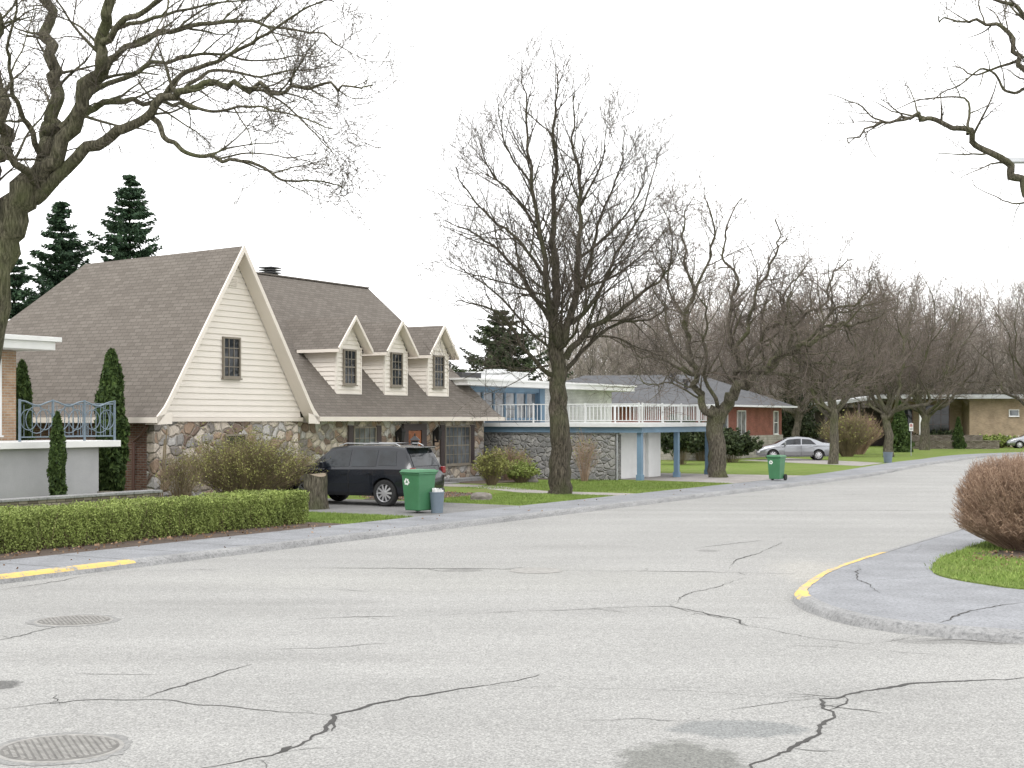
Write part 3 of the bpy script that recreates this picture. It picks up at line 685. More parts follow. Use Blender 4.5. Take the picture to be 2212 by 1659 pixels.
def spruce(x,y,H,Rm,seed,label,mat='spruce'):
    rs=np.random.RandomState(seed); th=thing('spruce_tree',label,'spruce',(x,y,0)); P=[];D=[]
    z=H*.25
    while z<H*.99:
        q=1-z/H; Rl=Rm*(q**.72)*(1+.10*math.sin(z*2.1+seed))
        nb=int(9+9*q)
        for b in range(nb):
            az=rs.rand()*6.283; l=Rl*(.55+.6*rs.rand())+.10; m=int(6+l*7); dr=.08+.3*rs.rand()
            c,s_=math.cos(az),math.sin(az)
            for k in range(m):
                f=(k+.5)/m; zz=z-l*dr*f+l*.36*f**2.5
                wdt=.28*l*(1-f)+.06
                for e in range(8):
                    o=rs.uniform(-1,1)*wdt
                    P.append((c*l*f-s_*o+rs.normal()*.05,s_*l*f+c*o+rs.normal()*.05,zz-rs.rand()*.2)); D.append((c*.7-s_*np.sign(o)*.5,s_*.7+c*np.sign(o)*.5,-.2))
        z+=.27+.16*rs.rand()
    P=np.array(P);D=np.array(D)+rs.normal(size=(len(P),3))*.35; D/=np.linalg.norm(D,axis=1,keepdims=True)
    B=np.cross(D,rs.normal(size=D.shape)); B/=np.linalg.norm(B,axis=1,keepdims=True); s=(.16+.18*rs.rand(len(P),1))
    V=np.stack([P-D*s*.5,P+B*s*.17,P+D*s*.5,P-B*s*.17],1)
    mesh_np('foliage',V,4,[M[mat]],th)
    mb=MB(); mb.cyl((0,0,-.2),(0,0,H*.97),.28,9,0,.02); o=finish('trunk',mb,[M['barkB']]); o.parent=th
    return th
spruce((280-1106)/FPX*75,75,15.6,4.9,1,'tall dark green spruce behind the shingled roof')
spruce((133-1106)/FPX*78,78,14.7,4.2,2,'slender green spruce behind the shingled roof')
spruce((30-1106)/FPX*74,74,11.2,4.4,3,'dark spruce behind the brick house')
spruce((1085-1106)/FPX*96,96,10.2,6.6,4,'broad dark evergreen behind the flat roofed house','darkgreen')
spruce((1715-1106)/FPX*112,112,6.3,2.8,6,'dark evergreen beside the red brick house','darkgreen')
def shrub(name,label,x,y,rx,ry,h,stems,nl,ls,stem,leaf,seed,z0=.1,fan=1.0,thick=.008,cat='shrub',sub=5,rot=0):
    r=random.Random(seed); rs=np.random.RandomState(seed); th=thing(name,label,cat,(x,y,z0),rot); mb=MB(); pts=[]
    for i in range(stems):
        az=r.uniform(0,6.283); q=math.sqrt(r.random()); el=math.sqrt(max(0,1-(q*.95)**2))
        tx,ty,tz=rx*q*math.cos(az),ry*q*math.sin(az),h*(.35+.65*el)*r.uniform(.75,1.05)
        b=Vector((tx*.2*fan,ty*.2*fan,0)); e=Vector((tx,ty,tz)); m=b.lerp(e,.5)+Vector((-tx*.08,-ty*.08,tz*.12))
        P=[b,m+Vector((r.uniform(-.05,.05),r.uniform(-.05,.05),0)),e]; mb.tube(P,[thick,thick*.7,thick*.35],3)
        for k in range(sub):
            f=r.uniform(.3,1); p=(b.lerp(m,f*2) if f<.5 else m.lerp(e,f*2-1)); d=(e-b).normalized()+Vector((r.uniform(-.7,.7),r.uniform(-.7,.7),r.uniform(-.3,.6)))
            l=h*.22*r.uniform(.5,1.2); t=p+d*l; mb.tube([p,t],[thick*.5,thick*.3],3); pts.append(t); pts.append(p.lerp(t,.6))
        pts.append(e)
    o=finish('stems',mb,[M[stem]]); o.parent=th
    if nl:
        base=np.array([tuple(p) for p in pts]); P=base[rs.randint(0,len(base),nl)]+rs.normal(size=(nl,3))*h*.035
        mesh_np('foliage',leaves(P,ls,rs,1.4),4,[M[leaf]],th)
    return th
x,y=S(8.5,9.4); shrub('shrub','large sprawling twiggy shrub with olive buds before stone wall',x,y,2.15,1.5,1.9,900,12000,.036,'twigtan','leafolive',1,sub=6,thick=.0065)
x,y=S(6.2,9.9); shrub('shrub','bare tan shrub beside the brick side wall',x,y,.7,.6,1.5,110,300,.04,'twigtan','leafolive',2)
def dome(x,y,rx,ry,h,n,seed):
    r=random.Random(seed); th=thing('shrub','dense rounded russet leafless bush on corner grass','shrub',(x,y,.15)); mb=MB()
    for i in range(n):
        az=r.uniform(0,6.283); ph=math.acos(r.uniform(-.45,1)); ex=.78
        sp,cp=math.sin(ph),math.cos(ph); sg=lambda v:math.copysign(abs(v)**ex,v)
        k=r.uniform(.80,1.0)*(1+.03*math.sin(az*4+ph*5)); zc=h*.48
        e=Vector((rx*sg(sp)*math.cos(az)*k,ry*sg(sp)*math.sin(az)*k,zc+(h-zc)*sg(cp)*k)) 
        b=Vector((e.x*.35+r.uniform(-.15,.15),e.y*.35+r.uniform(-.15,.15),0)); m=Vector((e.x*.72,e.y*.72,e.z*.5))
        j=Vector((r.uniform(-.06,.06),r.uniform(-.06,.06),0)); mb.tube([b,m+j,e],[.007,.005,.0025],3)
        d=(e-m).normalized()
        for q in range(10):
            p=m.lerp(e,r.uniform(.2,.98)); dd=(d*.3+Vector((r.uniform(-.9,.9),r.uniform(-.9,.9),r.uniform(-.1,1.1)))).normalized(); t=p+dd*r.uniform(.05,.14); mb.tube([p,t],[.0034,.0024],3)
    o=finish('stems',mb,[M['twigbush']]); o.parent=th
dome(10.35,28.1,1.66,1.5,1.92,7500,3)
x,y=G(1062,1056); shrub('shrub','yellow-green budding shrub in front garden',x,y+.3,.75,.7,1.2,200,2600,.06,'twigtan','leafbud',4)
x,y=G(1125,1050); shrub('shrub','low leafy green shrub in garden bed',x,y+.3,.8,.7,.8,160,3000,.06,'twigtan','leafhedge',5)
x,y=G(1100,1048); shrub('shrub','brownish garden shrub near stone wall',x,y+2,1.0,.8,1.3,260,1000,.05,'twigbush','leafbud',6)
x,y=G(1262,1046); shrub('shrub','slender reddish shrub against grey stone garage',x,y,.62,.5,1.9,90,200,.05,'twigbush','leafbud',7,thick=.006)
x,y=G(1470,1008); shrub('shrub','dark evergreen shrub behind the carport',x,y,1.4,1.2,2.3,100,9000,.13,'twigtan','darkgreen',8)
x,y=G(1580,1003); shrub('shrub','dark evergreen shrub by the red brick wall',x,y,1.7,1.2,1.7,100,9000,.13,'twigtan','darkgreen',9)
x,y=G(1505,1003); shrub('shrub','dark evergreen shrub behind the carport',x+.7,y+3,1.5,1.2,2.0,100,7000,.13,'twigtan','darkgreen',19)
x,y=G(1830,990); shrub('shrub','leafless tan shrub on far lawn',x,y,1.8,1.5,2.7,500,900,.09,'twigtan','leafolive',10,thick=.014)
x,y=G(1885,988); shrub('shrub','leafless reddish shrub on far lawn',x,y+4,1.8,1.5,2.7,500,500,.09,'twigbush','leafolive',11,thick=.014)
x,y=G(2110,968); shrub('shrub','low green shrub before the tan brick house',x,y-5,2.6,1.2,1.0,200,6000,.14,'twigtan','leafhedge',12,thick=.016)
x,y=G(2010,968); shrub('shrub','low dark shrub on terrace of brick house',x+1,y,2.8,1.0,1.3,200,6000,.14,'twigtan','darkgreen',13,thick=.016)
x,y=S(13.6,11.0); shrub('shrub','small bare shrub against stone wall',x,y,.8,.5,1.2,130,500,.045,'twigtan','leafolive',14)
x,y=G(1745,985); shrub('shrub','dark evergreen shrub behind the silver car',x,y+6,2.6,1.6,2.5,100,9000,.15,'twigtan','darkgreen',15)
def hedge():
    rs=np.random.RandomState(4); r=random.Random(4); s0,s1,t0,t1,H=-16,3.4,3.05,4.55,.77
    o=S(-5,3.8); th=thing('hedge','long clipped hedge with fresh green leaves along the pavement','hedge',(o[0],o[1],.12),A)
    n=190000; x=rs.uniform(s0,s1,n); y=rs.uniform(t0,t1,n); z=rs.rand(n)**.9
    k=rs.rand(n); y=np.where(k<.55,t0+rs.rand(n)**2*.26,y); z=np.where((k>.55)&(k<.84),1-rs.rand(n)**2*.22,z); x=np.where(k>.96,s1-rs.rand(n)**2*.3,x)
    lump=.035*np.sin(x*2.3)+.03*np.sin(x*5.1+1)+.025*np.sin(x*11+y*4)+.02*np.sin(x*23+z*9)
    y=y+lump*(y<t0+.5)+.08*(z>.92)*(y<t0+.2)+.04*(1-z)*(y<t0+.4)
    zz=z*(H+.025*np.sin(x*1.7+y)+.02*np.sin(x*6)+.015*np.sin(x*17)) + rs.normal(size=n)*.018
    keep=rs.rand(n)<(.42+.58*np.clip(zz/.35,0,1)); P=np.stack([x+5,y-3.8,zz],1)[keep]
    mesh_np('foliage',leaves(P,.03,rs,1.3),4,[M['leafhedge']],th)
    mb=MB()
    for i in range(5500):
        a=r.uniform(s0,s1-.05); b=r.uniform(t0+.2,t1-.1) if i%2 else r.uniform(t0+.12,t0+.5); h=H*r.uniform(.6,1.05)
        p=Vector((a+5,b-3.8,0)); q=p+Vector((r.uniform(-.2,.2),r.uniform(-.15,.15),h)); mb.tube([p,p.lerp(q,.5)+Vector((r.uniform(-.04,.04),r.uniform(-.04,.04),0)),q],[.006,.005,.003],3)
    o=finish('stems',mb,[M['twigtan']]); o.parent=th
hedge()
def blades(name,poly_fn,n,h,seed,z0):
    rs=np.random.RandomState(seed); P=poly_fn(rs,n); n=len(P); az=rs.rand(n)*6.283; w=.006+.006*rs.rand(n); hh=h*(.5+rs.rand(n))
    dx,dy=np.cos(az)*w,np.sin(az)*w; lean=rs.normal(size=(n,2))*hh[:,None]*.5; Z=np.full(n,z0)
    V=np.stack([np.stack([P[:,0]-dx,P[:,1]-dy,Z],1),np.stack([P[:,0]+dx,P[:,1]+dy,Z],1),np.stack([P[:,0]+lean[:,0],P[:,1]+lean[:,1],Z+hh],1)],1)
    o=mesh_np(name,V,3,[M['blade']]); o['kind']='stuff'; o['label']='short green grass blades of the lawn'; o['category']='grass'
def strect(a,b,c,d):
    def f(rs,n):
        s=rs.uniform(a,b,n); t=rs.uniform(c,d,n); return np.stack([P0[0]+s*DX-t*DY,P0[1]+s*DY+t*DX],1)
    return f
blades('grass',strect(3.7,6.6,2.1,7),16000,.055,1,.115)
blades('grass',strect(12.5,18.6,2.1,6.2),20000,.045,2,.115)
blades('grass',strect(20.5,29.4,2.1,9.5),20000,.045,3,.115)
RGp=[(p.x,p.y) for p in RG]+[(160,-3.5)]
def inside(x,y):
    c=False; n=len(RGp); j=n-1
    for i in range(n):
        xi,yi=RGp[i]; xj,yj=RGp[j]
        if (yi>y)!=(yj>y) and x<(xj-xi)*(y-yi)/(yj-yi)+xi: c=not c
        j=i
    return c
def cornergrass(rs,n):
    x=rs.uniform(7.0,12,n); y=rs.uniform(19.5,31,n)
    k=[i for i in range(n) if (x[i]-9.9)**2+(y[i]-26.9)**2>.9*(.6+.8*rs.rand()) and inside(x[i]+.05*rs.normal(),y[i]+.05*rs.normal())]
    return np.stack([x[k],y[k]],1)
blades('grass',cornergrass,40000,.05,4,.145)
rs=np.random.RandomState(9); n=500
def sxy(s,t,z): return np.stack([P0[0]+s*DX-t*DY,P0[1]+s*DY+t*DX,z],1)
P=sxy(rs.uniform(-14,3.4,n),2.15+1.2*rs.rand(n)**.8,np.full(n,.14))
n2=260; P2=np.stack([9.6+rs.normal(size=n2)*.8,25.9+rs.normal(size=n2)*.7,np.full(n2,.175)],1); P2=P2[[inside(a,b) for a,b,_ in P2]]
n3=500; P3=sxy(rs.uniform(13,18,n3),rs.uniform(6,9.2,n3),np.full(n3,.14))
n4=60; P4=sxy(rs.uniform(-12,30,n4),rs.uniform(.2,2.0,n4),np.full(n4,.14))
o=mesh_np('leaf_litter',leaves(np.concatenate([P,P2,P3,P4]),.05,rs,1.2),4,[M['litter']]); o['kind']='stuff'; o['label']='dry brown leaves scattered on soil'; o['category']='dry leaves'
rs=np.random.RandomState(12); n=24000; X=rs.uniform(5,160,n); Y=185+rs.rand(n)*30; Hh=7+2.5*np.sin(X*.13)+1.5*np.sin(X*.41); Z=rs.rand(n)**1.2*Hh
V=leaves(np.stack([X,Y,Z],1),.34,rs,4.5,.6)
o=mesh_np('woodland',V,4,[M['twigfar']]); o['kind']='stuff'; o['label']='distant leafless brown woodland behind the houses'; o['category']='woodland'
# ------------------------------------------------------------------ building helpers
US=Vector((1,0,0)); NS=Vector((0,-1,0)); NL=Vector((-1,0,0)); UL=Vector((0,1,0))
def courses(mb,O,U,N,z0,z1,left,right,step=.19,m=0):
    O=Vector(O);z=z0
    while z<z1-.01:
        ze=min(z+step,z1); a0,b0,a1,b1=left(z),right(z),left(ze),right(ze)
        if b0-a0>.02:
            p=lambda a,n,zz:tuple(O+U*a+N*n+Vector((0,0,zz)))
            mb.poly([p(a0,.035,z),p(b0,.035,z),p(max(b1,a1),.004,ze),p(a1,.004,ze)],m)
            mb.poly([p(a0,.0,z),p(b0,.0,z),p(b0,.035,z),p(a0,.035,z)],m)
        z=ze
def window(th,O,U,N,w,h,nx=2,ny=2,fr='taupe',gl='glass',parent=None,fw=.06,single=False,sill=True,name='window'):
    U=Vector(U);N=Vector(N)
    g=MB(); g.obox(O,U,N,(0,w),(.002,.02),(0,h),0)
    f=g if single else MB(); mi=1 if single else 0
    f.obox(O,U,N,(-fw,0),(0,.07),(-fw,h+fw),mi); f.obox(O,U,N,(w,w+fw),(0,.07),(-fw,h+fw),mi)
    f.obox(O,U,N,(0,w),(0,.066),(-fw,0),mi); f.obox(O,U,N,(0,w),(0,.066),(h,h+fw),mi)
    for i in range(1,nx): f.obox(O,U,N,(w*i/nx-.012,w*i/nx+.012),(.02,.04),(0,h),mi)
    for i in range(1,ny):
        k=.024 if (ny%2==0 and i==ny//2) else .012
        f.obox(O,U,N,(0,w),(.021,.043),(h*i/ny-k,h*i/ny+k),mi)
    if sill: f.obox(O,U,N,(-fw-.03,w+fw+.03),(0,.11),(-fw-.05,-fw-.002),mi)
    a=part(th,name,g,[M[gl],M[fr]] if single else [M[gl]],parent)
    if not single: part(th,'frame',f,[M[fr]],a)
    return a
# ------------------------------------------------------------------ HOUSE 1 (stone house)
H1o=(10.8,12,0); h1=thing('stone_house','stone and cream siding house with steep brown roof and three dormers','house',S(10.8,12),A,H1o)
C=10.8; 
mb=MB()
mb.box(7.3,14.2,12.0,12.3,0,2.74,0)
mb.box(14.2,28.2,13.0,13.3,0,2.74,0)
mb.box(13.9,14.2,12.3,13.0,0,2.74,0)
mb.box(27.9,28.2,13.3,23.2,0,2.74,0)
part(h1,'wall',mb,[M['field_stone']],label='multicoloured fieldstone front wall')
mb=MB(); mb.box(7.3,7.6,12.3,24,0,2.74); mb.box(7.6,28,23.3,23.6,0,2.74); mb.box(7.6,14,23.7,24,0,2.74)
part(h1,'wall',mb,[M['brick_brown']],label='brown brick side wall')
def gl(z): return C-3.62*(8.05-z)/(8.05-2.95) if z>2.95 else C-3.62
mb=MB(); courses(mb,(0,12.0,0),US,NS,2.76,8.05,lambda z:max(gl(z),C-3.5),lambda z:min(2*C-gl(z),C+3.5))
mb.poly([(C-3.5,12.05,2.74),(C+3.5,12.05,2.74),(C,12.05,8.1)])
gab=part(h1,'gable',mb,[M['siding']],label='cream lap siding gable')
mb=MB(); mb.box(C-3.6,C+3.6,11.93,12.05,2.62,2.75); part(h1,'trim',mb,[M['trim']],gab)
mb=MB()
for k in range(5): mb.box(C-.2,C+.2,11.93-.004*k,11.965,7.0+k*.05,7.04+k*.05)
part(h1,'gable_vent',mb,[M['trim']],gab)
window(h1,(C-.42-.02,11.97,4.08),US,NS,.72,1.2,3,4,'taupe','glass')
prof=[(0,8.26),(3.42,3.28),(3.62,3.02),(3.92,2.74)]
mb=MB()
def slopeL(sgn,t0,tr,tb,dz=0,m=0):
    ends=[tr,tb-.75,tb-.5,tb]
    for i in range(3):
        a,b=prof[i],prof[i+1]
        mb.poly([(C+sgn*a[0],t0,a[1]+dz),(C+sgn*b[0],t0,b[1]+dz),(C+sgn*b[0],ends[i+1],b[1]+dz),(C+sgn*a[0],ends[i],a[1]+dz-(.2 if i==0 else 0))],m)
slopeL(-1,11.5,18.6,24.7); slopeL(1,11.5,18.6,24.7)
for i in range(3):
    ends=[18.6,23.95,24.2,24.7]; a,b=prof[i],prof[i+1]; dz=.2 if i==0 else 0
    mb.poly([(C-a[0],ends[i],a[1]-dz),(C-b[0],ends[i+1],b[1]),(C+b[0],ends[i+1],b[1]),(C+a[0],ends[i],a[1]-dz)])
pm=[(18.3,8.5,27.05),(13.05,3.44,28.45),(12.72,3.07,28.62),(12.4,2.78,28.8)]
for i in range(3):
    a,b=pm[i],pm[i+1]; ab,bb=36.6-a[0],36.6-b[0]
    mb.poly([(C+3.0,a[0],a[1]),(C+3,b[0],b[1]),(b[2],b[0],b[1]),(a[2],a[0],a[1])])
    mb.poly([(C+3.0,ab,a[1]),(C+3,bb,b[1]),(b[2],bb,b[1]),(a[2],ab,a[1])])
    mb.poly([(a[2],a[0],a[1]),(b[2],b[0],b[1]),(b[2],bb,b[1]),(a[2],ab,a[1])])
mb.poly([(C+3,18.3,8.5),(C+3,13.05,3.44),(C+3,23.55,3.44)])
roof1=part(h1,'roof',mb,[M['shingle']],label='steep brown shingle roof')
mb=MB()
mb.obox((0,18.3,8.5),US,Vector((0,1,0)),(C+3,27.05),(-.09,.09),(-.02,.032))
part(h1,'ridge_cap',mb,[M['shingle']],roof1)
mb=MB()
def rake(pts,t,th,wd,m=0,dt=.06):
    for a,b in zip(pts,pts[1:]):
        mb.poly([(a[0],t,a[1]+.03),(b[0],t,b[1]+.03),(b[0],t,b[1]-th),(a[0],t,a[1]-th)],m)
        mb.poly([(a[0],t+dt,a[1]+.03),(b[0],t+dt,b[1]+.03),(b[0],t,b[1]+.03),(a[0],t,a[1]+.03)],m)
        mb.poly([(a[0],t,a[1]-th),(b[0],t,b[1]-th),(b[0],t+wd,b[1]-th),(a[0],t+wd,a[1]-th)],m)
for sg in (-1,1):
    pr=[(C+sg*a,z) for a,z in prof]; rake(pr,11.46,.21,.5)
    e=C+sg*3.92; i=C+sg*3.3
    mb.poly([(e,11.46,2.77),(i,11.46,2.9),(i,11.46,2.55),(e,11.46,2.53)])
mb.box(C-3.98,C-3.9,11.46,24.7,2.58,2.75); mb.box(C-3.9,7.3,11.5,24.7,2.59,2.62)
mb.box(14.75,28.85,12.32,12.4,2.62,2.78); mb.box(14.2,28.8,12.4,13.0,2.63,2.66); mb.box(28.8,28.88,12.32,24.2,2.62,2.78); mb.box(28.2,28.8,13.0,24.2,2.63,2.66)
mb.box(C+3.88,C+3.95,11.5,12.4,2.58,2.75)
part(h1,'fascia',mb,[M['trim']],label='cream rake boards and gutters')
mb=MB(); mb.box(20.75,21.25,18.6,19.1,8.0,8.62); mb.cyl((21,18.85,8.6),(21,18.85,8.9),.2,12)
for z in (8.64,8.74,8.84): mb.box(20.68,21.32,18.53,19.17,z,z+.05)
part(h1,'chimney',mb,[M['black']],roof1)
for pts in (([Vector((7.0,12.0,2.5)),Vector((7.15,12.4,2.2)),Vector((7.2,12.75,2.0)),Vector((7.22,12.8,.1))]),([Vector((6.95,13.4,2.5)),Vector((7.2,14.0,2.1)),Vector((7.24,14.05,.1))]),([Vector((14.35,12.5,2.55)),Vector((14.4,12.85,2.3)),Vector((14.4,12.9,.1))])):
    mb=MB(); mb.tube(pts,[.05]*len(pts),8); part(h1,'downspout',mb,[M['brown_metal']])
sl_=(8.5-3.44)/(18.3-13.05)
def rz(t): return 3.44+(t-13.05)*sl_
def rt(z): return 13.05+(z-3.44)/sl_
for c in (18.85,21.95,25.0):
    mb=MB(); tf=13.3; hw=.76; zb=rz(tf)-.05; ze=5.4; zp=6.55
    courses(mb,(c,tf,0),US,NS,zb,6.4,lambda z:-hw if z<ze else -hw*(6.45-z)/(6.45-ze),lambda z:hw if z<ze else hw*(6.45-z)/(6.45-ze),.17)
    mb.poly([(c-hw,tf+.01,zb),(c+hw,tf+.01,zb),(c+hw,tf+.01,ze),(c,tf+.01,6.45),(c-hw,tf+.01,ze)])
    for sg in (-1,1):
        courses(mb,(c+sg*hw,tf,0),UL,Vector((sg,0,0)),zb,ze,lambda z:0,lambda z:max(.0,rt(z+.1)-tf+.15),.17)
        mb.poly([(c+sg*(hw-.01),tf,zb),(c+sg*(hw-.01),tf,ze),(c+sg*(hw-.01),rt(ze)+.1,ze)])
        mb.box(c+sg*hw-.035,c+sg*hw+.035,tf-.045,tf+.04,zb,ze)
    mb.box(c-hw,c+hw,tf-.05,tf-.005,zb-.05,zb+.06)
    d=part(h1,'dormer',mb,[M['siding']])
    mb=MB()
    for sg in (-1,1):
        e=1.08; ez=5.3
        mb.poly([(c,12.95,zp),(c,rt(zp)+.1,zp),(c+sg*e,rt(ez)+.12,ez),(c+sg*e,12.95,ez)])
    dr=part(h1,'dormer_roof',mb,[M['shingle']],d)
    mb=MB()
    for sg in (-1,1):
        rake([(c,zp),(c+sg*1.08,5.3)],12.92,.13,.4)
        mb.box(min(c+sg*1.05,c+sg*1.11),max(c+sg*1.05,c+sg*1.11),12.92,rt(5.2),5.17,5.29)
        mb.poly([(c+sg*1.05,12.95,5.18),(c+sg*hw,12.95,5.18),(c+sg*hw,rt(5.2),5.18),(c+sg*1.05,rt(5.2),5.18)])
    part(h1,'fascia',mb,[M['trim']],d)
    window(h1,(c-.33,tf-.035,4.05),US,NS,.66,1.2,3,4,'taupe','glass',d,.06,True)
def shutters(th,s0,s1,t,z0,z1,w=.34):
    for a in (s0-w,s1):
        mb=MB(); mb.box(a+.02,a+w-.02,t-.06,t-.002,z0,z1)
        for k in range(int((z1-z0)/.08)):
            if z0+.1+k*.08<z1-.03: mb.box(a+.06,a+w-.06,t-.075,t-.06,z0+.06+k*.08,z0+.10+k*.08)
        part(th,'shutter',mb,[M['brownpaint']])
window(h1,(18.78,13,.85),US,NS,1.32,1.5,4,4,'taupe','glass2'); shutters(h1,18.7,20.18,13,.75,2.45)
window(h1,(25.1,13,.85),US,NS,1.85,1.5,6,4,'taupe','glass2'); shutters(h1,25.02,27.03,13,.75,2.45)
window(h1,(10.5,12,1.2),US,NS,.9,.95,2,2,'taupe','glass')
mb=MB(); mb.box(21.95,22.3,12.9,12.998,.12,2.5); mb.box(23.25,23.6,12.9,12.998,.12,2.5); mb.box(22.3,23.25,12.9,12.998,2.25,2.5)
part(h1,'door_frame',mb,[M['brownpaint']])
mb=MB(); mb.box(22.32,23.23,12.94,12.99,.12,2.23)
for z in (.3,1.0,1.6):
    mb.box(22.42,22.74,12.925,12.94,z,z+.5); mb.box(22.82,23.14,12.925,12.94,z,z+.5)
dd=part(h1,'door',mb,[M['door']],label='orange wooden front door'); mb=MB(); mb.cyl((23.15,12.94,1.1),(23.15,12.86,1.1),.035); part(h1,'handle',mb,[M['steel']],dd)
mb=MB(); mb.box(21.6,24,11.6,13,-.1,.16); mb.box(21.4,24.2,11.2,11.6,-.1,.1); mb.box(24.2,28.0,12.2,12.9,-.1,.25); part(h1,'step',mb,[M['kerb']])
for s in (21.55,24.2):
    mb=MB(); mb.taper(s,12.75,1.85,2.2,.14,.14,.24,.24); mb.taper(s,12.75,2.2,2.38,.3,.3,.05,.05); mb.cyl((s,12.75,2.35),(s,12.75,2.45),.02); mb.box(s-.03,s+.03,12.8,13,1.75,1.82); mb.box(s-.03,s+.03,12.93,13,1.6,2.2); mb.box(s-.02,s+.02,12.73,12.8,1.75,1.86)
    part(h1,'wall_lantern',mb,[M['black']])
x,y=(896-1106)/FPX*50,50
lp=thing('garden_lantern','black lantern on short post in front garden','lantern',(x,y,.1))
mb=MB(); mb.cyl((0,0,0),(0,0,1.55),.035); mb.cyl((0,0,0),(0,0,.15),.08); part(lp,'post',mb,[M['black']])
mb=MB(); mb.taper(0,0,1.55,1.85,.16,.16,.26,.26); mb.taper(0,0,1.86,2.0,.36,.36,.08,.08); mb.cyl((0,0,2.0),(0,0,2.1),.02); part(lp,'lamp_head',mb,[M['black']])
mb=MB(); mb.taper(0,0,1.6,1.82,.19,.14,.28,.2); part(lp,'lens',mb,[M['lens']])
# ------------------------------------------------------------------ HOUSE 0
h0=thing('brick_house','orange brick house with white roof edge and grey raised porch','house',S(3,13),A,(3,13,0))
mb=MB(); mb.box(-14,2.95,13,23,1.9,4.6); part(h0,'wall',mb,[M['brick_orange']])
mb=MB(); mb.box(-14,3,13.02,23,0,1.9); mb.box(-14,4.1,11.0,13.0,0,1.92); part(h0,'base',mb,[M['render']],label='grey rendered porch base')
mb=MB(); mb.box(-15,3.55,12.1,24,4.62,4.85); mb.box(-15,3.7,12.0,24.1,4.85,4.98); part(h0,'roof',mb,[M['white']],bevel=.01)
mb=MB(); mb.box(-14,4.7,10.75,13.0,1.92,2.1); pch=part(h0,'porch',mb,[M['white']],bevel=.01)
window(h0,(1.2,13,2.35),US,NS,1.1,1.9,1,2,'white','glass2',None,.1)
window(h0,(-1.6,13,2.2),US,NS,1.6,2.1,2,1,'white','glass2',None,.1)
mb=MB(); rr=lambda s:3.12+.06*math.cos((s-1.3)*2*math.pi/1.07)
for t,s_a,s_b in ((10.9,1.25,4.6),):
    P=[Vector((s_a+(s_b-s_a)*i/40,t,rr(s_a+(s_b-s_a)*i/40))) for i in range(41)]; mb.tube(P,[.022]*41,6)
    mb.cyl((s_a,t,2.22),(s_b,t,2.22),.018,6)
    for i in range(4): s=s_a+(s_b-s_a)*i/3; mb.box(s-.025,s+.025,t-.025,t+.025,2.1,3.22)
    for i in range(3):
        c=s_a+(s_b-s_a)*(i+.5)/3
        for o in (-.27,0,.27): mb.ring((c+o,t,2.68),(1,0,0),(0,0,1),.27 if o else .36,.013,0,20)
        for o in (-.42,-.14,.14,.42): mb.cyl((c+o,t,2.22),(c+o,t,3.08),.010,5)
mb.cyl((4.6,10.9,3.12),(4.6,13,3.12),.022,6); mb.cyl((4.6,10.9,2.22),(4.6,13,2.22),.018,6)
for i in range(12): mb.cyl((4.6,10.9+i*.18,2.22),(4.6,10.9+i*.18,3.12),.010,5)
part(h0,'railing',mb,[M['iron']],pch,smooth=False)
pw=thing('garden_wall','low stacked stone planter wall with grey cap','garden wall',S(-3,9.1),A,(-3,9.1,0))
mb=MB(); mb.box(-14,4.4,9.0,9.35,0,.68); mb.box(4.05,4.4,9.35,11,0,.68); part(pw,'wall',mb,[M['wall_stone']])
mb=MB()
r=random.Random(3); s=-14
while s<4.4:
    l=r.uniform(.5,.9); mb.box(s,min(s+l,4.48)-.012,8.94,9.42,.683,.75+r.uniform(-.006,.006)); s+=l
part(pw,'cap',mb,[M['kerb']],bevel=.01)
for s,t,l in ((7.0,11.4,2.3),(6.7,11.2,2.0)):
    st=thing('wooden_stake','thin wooden stake leaning near brick wall','stake',(*S(s,t),.1)); mb=MB(); mb.cyl((0,0,0),(.12,.1,l),.02,6); o=finish('shaft',mb,[M['twigtan']]); o.parent=st
x,y=G(677,1110); th=thing('tree_stump','weathered grey tree stump on grass beside the hedge','stump',(x,y+.3,.1))
r=random.Random(8); mb=MB(); n=22; rows=[]
for z,rad in ((-.05,.42),(.08,.37),(.3,.335),(.6,.33),(.85,.335),(1.0,.33)):
    i=len(mb.v); rows.append(i)
    for k in range(n):
        t=6.283*k/n; q=rad*(1+.06*math.sin(3*t+z)+.04*math.sin(7*t)+r.uniform(-.015,.015)); mb.v.append((q*math.cos(t),q*math.sin(t),z+(.05*math.sin(t*2) if z>.9 else 0)))
for a,b in zip(rows,rows[1:]):
    for k in range(n): mb.f.append((a+k,a+(k+1)%n,b+(k+1)%n,b+k)); mb.m.append(0)
o=finish('trunk',mb,[M['stumpwood']],smooth=True); o.parent=th
mb=MB(); mb.poly([(0.98*math.cos(6.283*k/n)*.33,0.98*math.sin(6.283*k/n)*.33,.996+.05*math.sin(2*6.283*k/n)) for k in range(n)]); o=finish('cut_top',mb,[M['cutwood']]); o.parent=th
def boulder(x,y,a,b,h,seed,label):
    th=thing('boulder',label,'rock',(x,y,.1),seed*1.1); bm=bmesh.new(); bmesh.ops.create_icosphere(bm,subdivisions=3,radius=1); r=random.Random(seed); ph=[r.uniform(0,6) for _ in range(6)]
    for v in bm.verts:
        c=v.co; k=1+.12*math.sin(3*c.x+ph[0])+.1*math.sin(4*c.y+ph[1])+.08*math.sin(5*c.z+ph[2])+.04*math.sin(9*c.x+8*c.y); v.co=Vector((c.x*a*k,c.y*b*k,c.z*h*k+h*.4))
    me=bpy.data.meshes.new('rock'); bm.to_mesh(me); bm.free(); me.materials.append(M['rock']); ob=bpy.data.objects.new('rock',me); scene.collection.objects.link(ob); ob.parent=th
x,y=G(1038,1088); boulder(x,y,.45,.3,.18,1,'flat garden boulder on mulch bed')
